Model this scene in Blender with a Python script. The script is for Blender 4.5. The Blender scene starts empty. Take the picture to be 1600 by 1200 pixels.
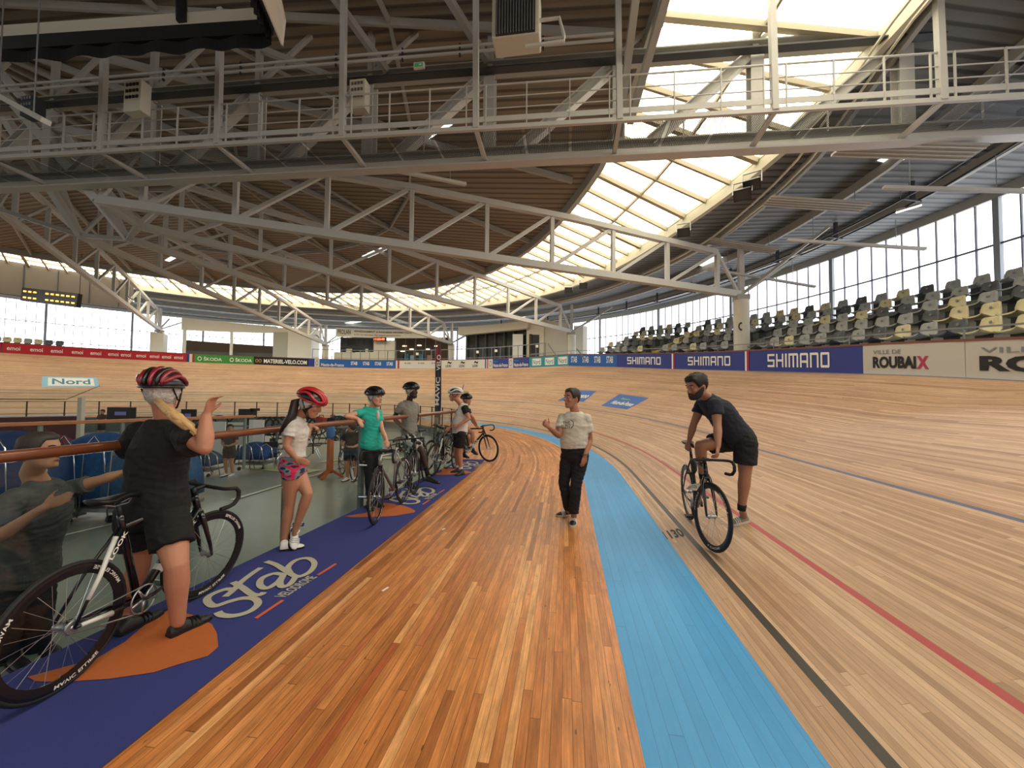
import bpy, bmesh, math, random
import numpy as np
from mathutils import Vector, Matrix
random.seed(7)
SC = bpy.context.scene
COL = SC.collection
V = Vector
R = math.radians
# ------------------------------------------------------------------ camera
YAW, PITCH, ROLL, F = R(8), math.atan(20/600), R(.55), 600.0
CAM = V((0, 0, 1.6))
fwd = V((-math.sin(YAW)*math.cos(PITCH), math.cos(YAW)*math.cos(PITCH), math.sin(PITCH)))
r0 = fwd.cross(V((0, 0, 1))).normalized(); u0 = r0.cross(fwd).normalized()
RIGHT = r0*math.cos(ROLL) + u0*math.sin(ROLL)
UP = u0*math.cos(ROLL) - r0*math.sin(ROLL)
cd = bpy.data.cameras.new('camera'); cam = bpy.data.objects.new('camera', cd); COL.objects.link(cam)
cd.sensor_width = 36; cd.lens = 36*F/1600; cd.clip_start = .05; cd.clip_end = 400
m3 = Matrix((RIGHT, UP, -fwd)).transposed().to_4x4(); m3.translation = CAM; cam.matrix_world = m3
SC.camera = cam
# ------------------------------------------------------------------ world, exposure
w = bpy.data.worlds.new('world'); SC.world = w; w.use_nodes = True
bg = w.node_tree.nodes['Background']; bg.inputs[0].default_value = (.85, .93, 1, 1); bg.inputs[1].default_value = 1.0
SC.view_settings.view_transform = 'Standard'; SC.view_settings.look = 'None'
SC.view_settings.exposure = 0.08; SC.view_settings.gamma = 1; SC.view_settings.use_curve_mapping = False
SC.cycles.max_bounces = 6; SC.cycles.diffuse_bounces = 3; SC.cycles.glossy_bounces = 3
SC.cycles.transparent_max_bounces = 12; SC.cycles.use_denoising = True
SC.cycles.sample_clamp_indirect = 6; SC.cycles.caustics_reflective = False; SC.cycles.caustics_refractive = False
SKY_E, WIN_E = 1.0, 1.0

def P(px, py, t):
    return CAM + (fwd + RIGHT*((px-800)/F) + UP*((600-py)/F))*t
def G(px, py, z=0.0):
    d = fwd + RIGHT*((px-800)/F) + UP*((600-py)/F)
    return CAM + d*((z-CAM.z)/d.z)
def DEP(p): return (V(p)-CAM).dot(fwd)
# ------------------------------------------------------------------ the track's geometry
RC = 20.0; CX, CY = .35-RC, 7.95
TOPT = [(-200, 1.9), (0, 1.95), (5, 2.2), (24, 2.97), (34, 3.4), (43, 3.74), (70, 4.05), (111, 4.43), (150, 4.5), (185, 3.2), (200, 2.6), (400, 2)]
def ztop(s):
    a = math.degrees(s/RC) if s > 0 else s
    for (a0, z0), (a1, z1) in zip(TOPT, TOPT[1:]):
        if a <= a1:
            k = (a-a0)/(a1-a0); return z0+(z1-z0)*max(0, k)
    return 2
TW = 7.2
def theta(s): return math.asin(ztop(s)/TW)
def PA(s, d, z=0.0):
    """a point d outward of the blue band's inner edge at station s"""
    if s <= 0: return V((CX+RC+d, CY+s, z))
    if s >= math.pi*RC: return V((CX-RC-d, CY-(s-math.pi*RC), z))
    a = s/RC; return V((CX+(RC+d)*math.cos(a), CY+(RC+d)*math.sin(a), z))
def SD(x, y):
    if y <= CY:
        return (y-CY, x-(CX+RC)) if x > CX else (math.pi*RC+(CY-y), (CX-RC)-x)
    return RC*math.atan2(y-CY, x-CX), math.hypot(x-CX, y-CY)-RC
def BANK(s, v, lift=0.0):
    th = theta(s); return PA(s, .8+v*math.cos(th)-lift*math.sin(th), v*math.sin(th)+lift*math.cos(th))
def dtop(s): return .8+TW*math.cos(theta(s))
def zground(x, y):
    s, d = SD(x, y)
    return 0.0 if d < .8 else (d-.8)*math.tan(theta(s))
def TR(px, py):
    d = fwd + RIGHT*((px-800)/F) + UP*((600-py)/F); t = 1.0
    while t < 60:
        p = CAM+d*t
        if p.z <= zground(p.x, p.y): break
        t += .01
    return CAM+d*t
def s_at(px, dfun, py=560):
    d = fwd + RIGHT*((px-800)/F); t = .5
    while t < 80:
        p = CAM+d*t; s, dd = SD(p.x, p.y)
        if dd >= (dfun(s) if callable(dfun) else dfun): return s
        t += .02
    return s
def tilt(x, y): return .02*(y-8)+.055*(5-x)
def CR(r, ang, z=0): return V((CX+r*math.cos(R(ang)), CY+r*math.sin(R(ang)), z))
# ------------------------------------------------------------------ materials
def srgb(c):
    if isinstance(c, str): c = tuple(int(c[i:i+2], 16)/255 for i in (0, 2, 4))
    return tuple((x/12.92 if x <= .04045 else ((x+.055)/1.055)**2.4) for x in c)
MATS = {}
def mat(name, col, rough=.6, metal=0, emit=0, noise=.0, nscale=20, bump=0, bscale=60, spec=.5, alpha=1, coat=0):
    if name in MATS: return MATS[name]
    m = bpy.data.materials.new(name); m.use_nodes = True; nt = m.node_tree; b = nt.nodes['Principled BSDF']
    c = srgb(col); b.inputs['Base Color'].default_value = (*c, 1)
    b.inputs['Roughness'].default_value = rough; b.inputs['Metallic'].default_value = metal
    b.inputs['Specular IOR Level'].default_value = spec; b.inputs['Coat Weight'].default_value = coat
    b.inputs['Alpha'].default_value = alpha
    if emit:
        b.inputs['Emission Color'].default_value = (*c, 1); b.inputs['Emission Strength'].default_value = emit
    if noise or bump: tc = nt.nodes.new('ShaderNodeTexCoord')
    if noise:
        n = nt.nodes.new('ShaderNodeTexNoise'); n.inputs['Scale'].default_value = nscale; n.inputs['Detail'].default_value = 4
        nt.links.new(tc.outputs['Object'], n.inputs['Vector'])
        mx = nt.nodes.new('ShaderNodeMix'); mx.data_type = 'RGBA'
        mx.inputs[6].default_value = (*[x*(1-noise) for x in c], 1); mx.inputs[7].default_value = (*[min(1, x*(1+noise)) for x in c], 1)
        nt.links.new(n.outputs[0], mx.inputs[0]); nt.links.new(mx.outputs[2], b.inputs['Base Color'])
    if bump:
        n = nt.nodes.new('ShaderNodeTexNoise'); n.inputs['Scale'].default_value = bscale; n.inputs['Detail'].default_value = 3
        nt.links.new(tc.outputs['Object'], n.inputs['Vector'])
        bp = nt.nodes.new('ShaderNodeBump'); bp.inputs['Strength'].default_value = bump; bp.inputs['Distance'].default_value = .02
        nt.links.new(n.outputs[0], bp.inputs['Height']); nt.links.new(bp.outputs[0], b.inputs['Normal'])
    MATS[name] = m; return m
def N(nt, kind, **kw):
    n = nt.nodes.new(kind)
    for k, v in kw.items(): setattr(n, k, v)
    return n
def math_n(nt, op, a, b=None):
    n = nt.nodes.new('ShaderNodeMath'); n.operation = op
    for i, x in enumerate((a, b)):
        if x is None: continue
        if hasattr(x, 'is_output'): nt.links.new(x, n.inputs[i])
        else: n.inputs[i].default_value = x
    return n.outputs[0]
def plank_mat(name, ramp, pw, pl, rough, grain=.35, gap=.04, lines=(), gapcol=.25, knots=0, big=.0, stain=0):
    """wood strips along U (metres), stacked along V; lines = (v0, v1, colour)"""
    m = bpy.data.materials.new(name); m.use_nodes = True; nt = m.node_tree; b = nt.nodes['Principled BSDF']; L = nt.links.new
    uv = N(nt, 'ShaderNodeUVMap'); sx = N(nt, 'ShaderNodeSeparateXYZ'); L(uv.outputs[0], sx.inputs[0])
    vr = math_n(nt, 'DIVIDE', sx.outputs[1], pw); row = math_n(nt, 'FLOOR', vr)
    wn = N(nt, 'ShaderNodeTexWhiteNoise', noise_dimensions='1D'); L(row, wn.inputs['W'])
    uu = math_n(nt, 'ADD', math_n(nt, 'DIVIDE', sx.outputs[0], pl), math_n(nt, 'MULTIPLY', wn.outputs[0], 7.3)); col = math_n(nt, 'FLOOR', uu)
    cb = N(nt, 'ShaderNodeCombineXYZ'); L(row, cb.inputs[0]); L(col, cb.inputs[1])
    w2 = N(nt, 'ShaderNodeTexWhiteNoise', noise_dimensions='2D'); L(cb.outputs[0], w2.inputs['Vector'])
    cr = N(nt, 'ShaderNodeValToRGB'); cr.color_ramp.interpolation = 'LINEAR'
    e = cr.color_ramp.elements; e[0].position = ramp[0][0]; e[0].color = (*srgb(ramp[0][1]), 1); e[1].position = ramp[-1][0]; e[1].color = (*srgb(ramp[-1][1]), 1)
    for p, c in ramp[1:-1]: q = e.new(p); q.color = (*srgb(c), 1)
    L(w2.outputs[0], cr.inputs[0])
    # grain
    mp = N(nt, 'ShaderNodeCombineXYZ'); L(math_n(nt, 'ADD', math_n(nt, 'MULTIPLY', sx.outputs[0], 1.6), math_n(nt, 'MULTIPLY', w2.outputs[0], 40)), mp.inputs[0]); L(math_n(nt, 'MULTIPLY', sx.outputs[1], 55), mp.inputs[1])
    gn = N(nt, 'ShaderNodeTexNoise'); gn.inputs['Scale'].default_value = 1.5; gn.inputs['Detail'].default_value = 5; gn.inputs['Distortion'].default_value = .6; L(mp.outputs[0], gn.inputs['Vector'])
    gv = math_n(nt, 'ADD', math_n(nt, 'MULTIPLY', math_n(nt, 'SUBTRACT', gn.outputs[0], .5), grain*2), 1)
    if big:
        bn = N(nt, 'ShaderNodeTexNoise'); bn.inputs['Scale'].default_value = .5; L(uv.outputs[0], bn.inputs['Vector'])
        gv = math_n(nt, 'MULTIPLY', gv, math_n(nt, 'ADD', math_n(nt, 'MULTIPLY', math_n(nt, 'SUBTRACT', bn.outputs[0], .5), big*2), 1))
    if stain:
        sm_ = N(nt, 'ShaderNodeCombineXYZ'); L(math_n(nt, 'ADD', math_n(nt, 'MULTIPLY', sx.outputs[0], 3.0), math_n(nt, 'MULTIPLY', w2.outputs[0], 90)), sm_.inputs[0]); L(math_n(nt, 'MULTIPLY', sx.outputs[1], 16), sm_.inputs[1])
        sn = N(nt, 'ShaderNodeTexNoise'); sn.inputs['Scale'].default_value = 1.1; sn.inputs['Detail'].default_value = 6; sn.inputs['Roughness'].default_value = .7; L(sm_.outputs[0], sn.inputs['Vector'])
        gv = math_n(nt, 'MULTIPLY', gv, math_n(nt, 'ADD', math_n(nt, 'MULTIPLY', math_n(nt, 'SUBTRACT', sn.outputs[0], .5), stain*2), 1.02))
    fr = math_n(nt, 'FRACT', vr); g1 = math_n(nt, 'LESS_THAN', fr, gap)
    fu = math_n(nt, 'FRACT', uu); g2 = math_n(nt, 'LESS_THAN', fu, .004/pl*1.0)
    gg = math_n(nt, 'MULTIPLY', math_n(nt, 'MAXIMUM', g1, g2), gapcol)
    gv = math_n(nt, 'MULTIPLY', gv, math_n(nt, 'SUBTRACT', 1, gg))
    if knots:
        kn = N(nt, 'ShaderNodeTexVoronoi'); kn.inputs['Scale'].default_value = 5; km = N(nt, 'ShaderNodeMapping'); km.inputs['Scale'].default_value = (.8, 2.2, 1); L(uv.outputs[0], km.inputs[0]); L(km.outputs[0], kn.inputs['Vector'])
        kk = math_n(nt, 'MULTIPLY', math_n(nt, 'LESS_THAN', kn.outputs['Distance'], .06), knots)
        gv = math_n(nt, 'MULTIPLY', gv, math_n(nt, 'SUBTRACT', 1, kk))
    vm = N(nt, 'ShaderNodeVectorMath', operation='SCALE'); L(cr.outputs[0], vm.inputs[0]); L(gv, vm.inputs['Scale'])
    out = vm.outputs[0]
    for v0, v1, c in lines:
        a = math_n(nt, 'MULTIPLY', math_n(nt, 'GREATER_THAN', sx.outputs[1], v0), math_n(nt, 'LESS_THAN', sx.outputs[1], v1))
        mx = N(nt, 'ShaderNodeMix', data_type='RGBA'); L(math_n(nt, 'MULTIPLY', a, .94), mx.inputs[0]); L(out, mx.inputs[6]); mx.inputs[7].default_value = (*srgb(c), 1); out = mx.outputs[2]
    L(out, b.inputs['Base Color']); b.inputs['Roughness'].default_value = rough
    MATS[name] = m; return m
# ------------------------------------------------------------------ mesh building
ORG = {}
def link(o, parent=None, loc=None):
    COL.objects.link(o)
    if parent is not None: o.parent = parent
    return o
def props(o, label=None, cat=None, group=None, kind=None):
    if label: o['label'] = label
    if cat: o['category'] = cat
    if group: o['group'] = group
    if kind: o['kind'] = kind
    return o
def thing(name, label, cat, loc=(0, 0, 0), rz=0, group=None):
    o = bpy.data.objects.new(name, None); COL.objects.link(o); o.location = loc; o.rotation_euler = (0, 0, rz)
    o.empty_display_size = .1; ORG[o.name] = V(loc) if rz == 0 else V((0, 0, 0))
    return props(o, label, cat, group)
def perp(d):
    d = d.normalized(); a = V((0, 0, 1)) if abs(d.z) < .95 else V((1, 0, 0))
    x = d.cross(a).normalized(); return x, x.cross(d).normalized()
class MB:
    def __init__(s): s.v = []; s.f = []; s.uv = None; s.mi = []; s.cur = 0
    def add(s, vs, fs):
        k = len(s.v); s.v += [V(p) for p in vs]; s.f += [tuple(i+k for i in f) for f in fs]; s.mi += [s.cur]*len(fs); return s
    def box(s, c, d, m=None):
        c = V(c); hx, hy, hz = d[0]/2, d[1]/2, d[2]/2
        vs = [V((x*hx, y*hy, z*hz)) for x in (-1, 1) for y in (-1, 1) for z in (-1, 1)]
        if m is not None: vs = [m @ p for p in vs]
        return s.add([c+p for p in vs], [(0, 1, 3, 2), (4, 6, 7, 5), (0, 4, 5, 1), (2, 3, 7, 6), (0, 2, 6, 4), (1, 5, 7, 3)])
    def beam(s, a, b, wd, h, up=(0, 0, 1)):
        a, b = V(a), V(b); d = (b-a); L = d.length
        if L < 1e-5: return s
        d /= L; x = d.cross(V(up))
        if x.length < 1e-3: x = d.cross(V((1, 0, 0)))
        x.normalize(); z = x.cross(d).normalized(); vs = []
        for p in (a, b):
            for i, j in ((-1, -1), (1, -1), (1, 1), (-1, 1)): vs.append(p+x*(i*wd/2)+z*(j*h/2))
        return s.add(vs, [(3, 2, 1, 0), (4, 5, 6, 7), (0, 1, 5, 4), (1, 2, 6, 5), (2, 3, 7, 6), (3, 0, 4, 7)])
    def ibeam(s, a, b, wd, h, t=.02, up=(0, 0, 1)):
        a, b = V(a), V(b); d = (b-a).normalized(); x = d.cross(V(up))
        if x.length < 1e-3: x = d.cross(V((1, 0, 0)))
        x.normalize(); z = x.cross(d).normalized()
        s.beam(a+z*(h/2-t/2), b+z*(h/2-t/2), wd, t, up); s.beam(a-z*(h/2-t/2), b-z*(h/2-t/2), wd, t, up)
        return s.beam(a, b, t, h-2*t, up)
    def loft(s, rings, cap=True, closed=False):
        n = len(rings[0]); k = len(s.v); m = len(rings)
        for r in rings: s.v += [V(p) for p in r]
        fs = []
        for i in range(m if closed else m-1):
            a = k+i*n; b = k+((i+1) % m)*n
            for j in range(n): fs.append((a+j, a+(j+1) % n, b+(j+1) % n, b+j))
        if cap and not closed: fs.append(tuple(k+j for j in reversed(range(n)))); fs.append(tuple(k+(m-1)*n+j for j in range(n)))
        s.f += fs; s.mi += [s.cur]*len(fs); return s
    def tube(s, pts, r, n=8, closed=False, sq=1.0, cap=True):
        pts = [V(p) for p in pts]; m = len(pts); rr = r if isinstance(r, (list, tuple)) else [r]*m; rings = []; x = None
        for i, p in enumerate(pts):
            d = (pts[(i+1) % m]-pts[i-1]) if closed else (pts[min(i+1, m-1)]-pts[max(i-1, 0)])
            d.normalize()
            if x is None: x, y = perp(d)
            else:
                x = (x-d*x.dot(d)); x = x.normalized() if x.length > 1e-4 else perp(d)[0]; y = x.cross(d).normalized()
            rings.append([p+(x*math.cos(2*math.pi*j/n)+y*math.sin(2*math.pi*j/n)*sq)*rr[i] for j in range(n)])
        return s.loft(rings, cap, closed)
    def sphere(s, c, r, sc=(1, 1, 1), n=12, m=None, top=0.0, bot=1.0):
        c = V(c); rings = []
        k = max(4, n//2)
        for i in range(k+1):
            a = math.pi*(top+(bot-top)*i/k); q = max(math.sin(a), .01)
            ring = [V((math.cos(2*math.pi*j/n)*q*sc[0], math.sin(2*math.pi*j/n)*q*sc[1], math.cos(a)*sc[2]))*r for j in range(n)]
            if m is not None: ring = [m @ p for p in ring]
            rings.append([c+p for p in reversed(ring)])
        return s.loft(rings)
    def build(s, name, material, parent=None, smooth=False, bevel=0, local=False, uv=None):
        me = bpy.data.meshes.new(name); o = bpy.data.objects.new(name, me); COL.objects.link(o)
        org = V((0, 0, 0))
        if parent is not None and not local: org = ORG.get(parent.name, V((0, 0, 0)))
        me.from_pydata([tuple(p-org) for p in s.v], [], s.f)
        for mm in (material if isinstance(material, (list, tuple)) else [material]): me.materials.append(mm)
        if any(s.mi): me.polygons.foreach_set('material_index', s.mi)
        if uv is not None:
            l = me.uv_layers.new(name='UVMap')
            for lp in me.loops: l.data[lp.index].uv = uv[lp.vertex_index]
        if smooth: me.polygons.foreach_set('use_smooth', [True]*len(me.polygons))
        me.update()
        if parent is not None: o.parent = parent
        ORG[o.name] = org
        if bevel:
            bv = o.modifiers.new('bevel', 'BEVEL'); bv.width = bevel; bv.segments = 2; bv.limit_method = 'ANGLE'
        return o
def grid(fn, nu, nv, uvf=None):
    """surface fn(i/nu, j/nv)"""
    b = MB(); uvs = []
    for i in range(nu+1):
        for j in range(nv+1):
            b.v.append(V(fn(i/nu, j/nv)))
            if uvf: uvs.append(uvf(i/nu, j/nv))
    for i in range(nu):
        for j in range(nv):
            a = i*(nv+1)+j; b.f.append((a, a+1, a+nv+2, a+nv+1)); b.mi.append(0)
    return b, uvs
from mathutils import noise as mnoise
def remeshed(b, name, material, parent, voxel=.012, smooth=4, org=None, fold=0):
    """join overlapping closed shells into one continuous skin"""
    me = bpy.data.meshes.new('tmp'); org = ORG.get(parent.name, V((0, 0, 0))) if parent is not None else V((0, 0, 0))
    me.from_pydata([tuple(p-org) for p in b.v], [], b.f)
    bm = bmesh.new(); bm.from_mesh(me); bmesh.ops.recalc_face_normals(bm, faces=bm.faces); bm.to_mesh(me); bm.free()
    o = bpy.data.objects.new(name, me); COL.objects.link(o)
    r = o.modifiers.new('r', 'REMESH'); r.mode = 'VOXEL'; r.voxel_size = voxel; r.use_smooth_shade = True
    sm = o.modifiers.new('s', 'SMOOTH'); sm.factor = .5; sm.iterations = smooth
    dg = bpy.context.evaluated_depsgraph_get(); m2 = bpy.data.meshes.new_from_object(o.evaluated_get(dg))
    o.modifiers.clear(); o.data = m2; bpy.data.meshes.remove(me); m2.name = name; m2.materials.clear(); m2.materials.append(material)
    m2.polygons.foreach_set('use_smooth', [True]*len(m2.polygons))
    if fold:
        nv = len(m2.vertices); co = np.empty(nv*3, 'f'); m2.vertices.foreach_get('co', co); co = co.reshape(-1, 3); no = np.array([v.normal[:] for v in m2.vertices], 'f')
        d = np.array([mnoise.noise((x*7, y*7, z*19+x*5))+.5*mnoise.noise((x*17+9, y*17, z*30)) for x, y, z in co.tolist()], 'f')
        d = -np.abs(d)*1.6+.5; co += no*(d*fold)[:, None]; m2.vertices.foreach_set('co', co.ravel()); m2.update()
    if parent is not None: o.parent = parent
    ORG[o.name] = org
    return o
TXT = {}
def text_geo(s, bold=0.0, shear=0.0):
    key = (s, bold, shear)
    if key in TXT: return TXT[key]
    c = bpy.data.curves.new('t', 'FONT'); c.body = s; c.size = 1; c.resolution_u = 3; c.offset = bold; c.shear = shear
    o = bpy.data.objects.new('t', c); COL.objects.link(o)
    dg = bpy.context.evaluated_depsgraph_get(); dg.update(); me = bpy.data.meshes.new_from_object(o.evaluated_get(dg))
    vs = np.array([v.co[:2] for v in me.vertices]); fs = [tuple(p.vertices) for p in me.polygons]
    bpy.data.objects.remove(o); bpy.data.curves.remove(c); bpy.data.meshes.remove(me)
    lo, hi = vs.min(0), vs.max(0); vs = (vs-lo)/(hi-lo); TXT[key] = (vs, fs, (hi-lo)[0]/(hi-lo)[1]); return TXT[key]
def letters(b, s, fn, bold=.02, shear=0.0):
    """writes s into mesh b, fn(u, v) maps the unit box of the text to the surface"""
    vs, fs, _ = text_geo(s, bold, shear); k = len(b.v)
    b.v += [V(fn(float(u), float(v))) for u, v in vs]; b.f += [tuple(i+k for i in f) for f in fs]; b.mi += [b.cur]*len(fs)
def copy_tree(o, parent=None):
    c = o.copy(); COL.objects.link(c); c.parent = parent
    for ch in o.children: copy_tree(ch, c)
    return c
ORD = 'first second third fourth fifth sixth seventh eighth ninth tenth eleventh twelfth thirteenth fourteenth fifteenth sixteenth seventeenth eighteenth nineteenth'.split()
TENS = {2: 'twent', 3: 'thirt', 4: 'fort', 5: 'fift', 6: 'sixt'}
def ordinal(n):
    if n <= 19: return ORD[n-1]
    t, u = divmod(n, 10); return TENS[t]+('ieth' if u == 0 else 'y-'+ORD[u-1])
# ------------------------------------------------------------------ shared materials
M_white = mat('painted_white_steel', 'c6c3bc', .55, noise=.06, nscale=3)
M_white2 = mat('painted_grey_steel', 'a9a59b', .6, noise=.06, nscale=3)
M_dsteel = mat('dark_steel', '3c3d3e', .5, .3)
M_galv = mat('galvanised_steel', '8d9094', .4, .7, noise=.1)
M_chrome = mat('chrome', 'd8d8da', .18, 1)
M_black = mat('black_plastic', '161618', .45)
M_conc = mat('concrete', '8f8c86', .8, noise=.12, nscale=4)
M_cream = mat('cream_paint', 'd9d2c0', .7, noise=.04)
M_rail = mat('varnished_wood', '80492c', .3, noise=.3, nscale=9, coat=.3)
M_orange = mat('orange_print', 'b9622c', .85, noise=.06)
M_print = mat('pale_print', 'b9b3a2', .85)
M_txtw = mat('white_lettering', 'f1efe8', .6)
M_txtk = mat('black_lettering', '1b1a1c', .6)
M_red = mat('red_paint', 'b8202c', .5); M_navy = mat('navy_board', '28398a', .5); M_blue = mat('blue_board', '1f5fae', .5)
wood_near = plank_mat('safety_zone_strips', [(0, '8a5029'), (.1, 'b06c3a'), (.5, 'c67d45'), (.85, 'd38c52'), (.96, 'e3a56b'), (1, 'a8522c')], .052, 2.1, .36, grain=.5, gap=.06, gapcol=.6, knots=.55, big=.3, stain=.85)
wood_track = plank_mat('track_strips', [(0, 'a37c5b'), (.2, 'b68d6c'), (.7, 'c29b7a'), (1, 'd0ab8a')], .04, 3.2, .42, grain=.32, gap=.08, gapcol=.45, big=.2, stain=.4,
                       lines=((.20, .255, '1b1f1e'), (.87, .92, 'b02c2f'), (2.45, 2.50, '4a5878')))
blue_wood = plank_mat('blue_painted_strips', [(0, '3e93cf'), (.5, '4298d3'), (1, '479dd7')], .07, 4.1, .45, grain=.08, gap=.035, gapcol=.45, big=.3, stain=.12)
infield_mat = mat('sports_floor', '848d86', .28, noise=.08, nscale=1.5)
# ------------------------------------------------------------------ floor, band, track
S0, S1 = -26.0, math.pi*RC+24
def dfence(s): return -3.6 if s < -8 else (-3.6+.65*(s+8)/9.7 if s < 1.7 else -2.95)
def strip(name, d0, d1, zf, m, ns=420, nd=4, label=None, kind='structure', vf=None):
    def fn(i, j):
        s = S0+(S1-S0)*i; a, b = d0(s) if callable(d0) else d0, d1(s) if callable(d1) else d1
        return PA(s, a+(b-a)*j, zf)
    def uvf(i, j):
        s = S0+(S1-S0)*i; a, b = d0(s) if callable(d0) else d0, d1(s) if callable(d1) else d1
        return (s, a+(b-a)*j)
    b, uv = grid(fn, ns, nd, uvf); o = b.build(name, m, uv=uv, smooth=True); o['kind'] = kind
    return o
def outer_d(s): return 0.0
strip('floor', dfence, outer_d, 0.0, wood_near)
strip('trim_1', 0.0, .8, 0.003, blue_wood, label=None)
def tfn(i, j): return BANK(S0+(S1-S0)*i, TW*j)
b, uv = grid(tfn, 520, 24, lambda i, j: (S0+(S1-S0)*i, TW*j))
tr = b.build('floor', wood_track, uv=uv, smooth=True); tr['kind'] = 'structure'
# infield: a slab lower than the safety zone, sloping down from the fence
b = MB()
def infz(q): return -.42-.58*min(1, max(0, (q-3.5)/5))
def ifn(i, j):
    s = S0+(S1-S0)*i; q = 14.5*j; return PA(s, dfence(s)-.03-q, infz(q) if s < 30 else -1.0)
b, _ = grid(ifn, 200, 58); o = b.build('floor', infield_mat, smooth=True); o['kind'] = 'structure'
b = MB(); b.box((CX, CY-15, -1.02), (13, 50, .02)); o = b.build('floor', infield_mat); o['kind'] = 'structure'
b = MB()   # edge of the safety-zone slab under the fence
def efn(i, j):
    s = S0+(S1-S0)*i; return PA(s, dfence(s), -1.05*j)
b, _ = grid(efn, 300, 1); o = b.build('trim_2', mat('slab_edge', '6f7672', .6)); o['kind'] = 'structure'
# painted marks on the infield floor
# ------------------------------------------------------------------ carpet with its printed logos
def cfn(i, j):
    s = -22+(1.85+22)*i; a = dfence(s)+.012; return PA(s, a+(-2.3-a)*j, .006)
b, _ = grid(cfn, 120, 4); b2 = MB()
carpet = b.build('carpet', mat('blue_carpet', '333a80', .95, noise=.16, nscale=150, bump=.35, bscale=240)); props(carpet, 'long dark blue carpet runner printed with logos along the glass fence', 'carpet')
ORG[carpet.name] = V((0, 0, 0))
blob = [(43, 1060), (95, 1046), (149, 1032), (195, 1005), (230, 975), (262, 955), (300, 962), (331, 977), (339, 992), (341, 1013), (325, 1027), (280, 1040), (240, 1053), (171, 1063), (93, 1068), (55, 1067)]
def flat(b, pts, dy, z=.009):
    vs = []
    for x, y in pts:
        p = G(x, y); vs.append(V((p.x+dy*.035, p.y+dy, z)))
    b.add(vs, [tuple(range(len(vs)))])
def ribbon(b, pts, wd, dy, z=.009, n=6):
    """smooth stroke through zoom-frame points"""
    g = []
    for x, y in pts:
        p = G(300+x*.3125, 740+y*.3125); g.append(V((p.x+dy*.035, p.y+dy, z)))
    q = []
    for i in range(len(g)-1):
        p0, p1, p2, p3 = g[max(i-1, 0)], g[i], g[i+1], g[min(i+2, len(g)-1)]
        for k in range(n):
            t = k/n; q.append(.5*((2*p1)+(p2-p0)*t+(2*p0-5*p1+4*p2-p3)*t*t+(3*p1-p0-3*p2+p3)*t**3))
    q.append(g[-1]); L, Rr = [], []
    for i, p in enumerate(q):
        d = (q[min(i+1, len(q)-1)]-q[max(i-1, 0)]).normalized(); nn = V((-d.y, d.x, 0))*wd/2
        up_ = V((0, 0, .00005*i)); L.append(p+nn+up_); Rr.append(p-nn+up_)
    k = len(b.v); b.v += L+Rr; m = len(L)
    for i in range(m-1): b.f.append((k+i, k+i+1, k+m+i+1, k+m+i)); b.mi.append(0)
for i, dy in enumerate((0, 2.95, 5.75)):
    b = MB(); flat(b, blob, dy); b.build('orange_blob', M_orange, carpet)
    b = MB()
    for si_, st in enumerate(([(215, 590), (170, 583), (95, 612), (75, 640), (110, 668), (180, 648), (250, 630), (310, 632), (330, 658), (290, 695), (215, 718), (150, 716), (128, 700)],
               [(345, 475), (300, 505), (245, 548), (205, 590), (165, 622)],
               [(205, 548), (250, 575), (300, 610), (340, 612), (360, 600)],
               [(458, 512), (410, 506), (350, 530), (340, 565), (375, 580), (430, 548), (458, 512), (440, 550), (450, 573), (490, 560), (520, 520)],
               [(370, 445), (420, 462), (480, 500), (530, 522), (590, 497), (612, 455), (580, 430), (520, 440), (480, 475), (490, 505)])):
        ribbon(b, st, .052, dy, z=.009+.0008*si_)
    b.build('script_logo', M_print, carpet)
    b = MB(); ribbon(b, [(318, 730), (455, 638)], .03, dy, n=1); b.build('orange_dash', mat('bright_orange_print', 'd0623a', .8), carpet); b = MB(); ribbon(b, [(630, 512), (720, 455)], .03, dy, n=1); b.build('orange_dash', mat('bright_orange_print', 'd0623a', .8), carpet)
    a, c = G(300+462*.3125, 740+628*.3125), G(300+628*.3125, 740+522*.3125); ex = c-a; ey = V((-ex.y, ex.x, 0)).normalized()*.10
    b = MB(); letters(b, 'VELODROME', lambda u, v: a+ex*u+ey*v+V((dy*.035, dy, .009)), .02); b.build('lettering', M_print, carpet)
# 1130 painted on the track between the band and the black line
b = MB(); a, c = TR(1050, 845), TR(1077, 860)
s0_, d0_ = SD(a.x, a.y)
letters(b, '1130', lambda u, v: BANK(s0_+.30-.26*v, -.01+.21*u, .004), .02)
props(b.build('track_number', M_txtk), 'dark number 1130 painted on the boards beside the blue band', 'painted number')
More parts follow.
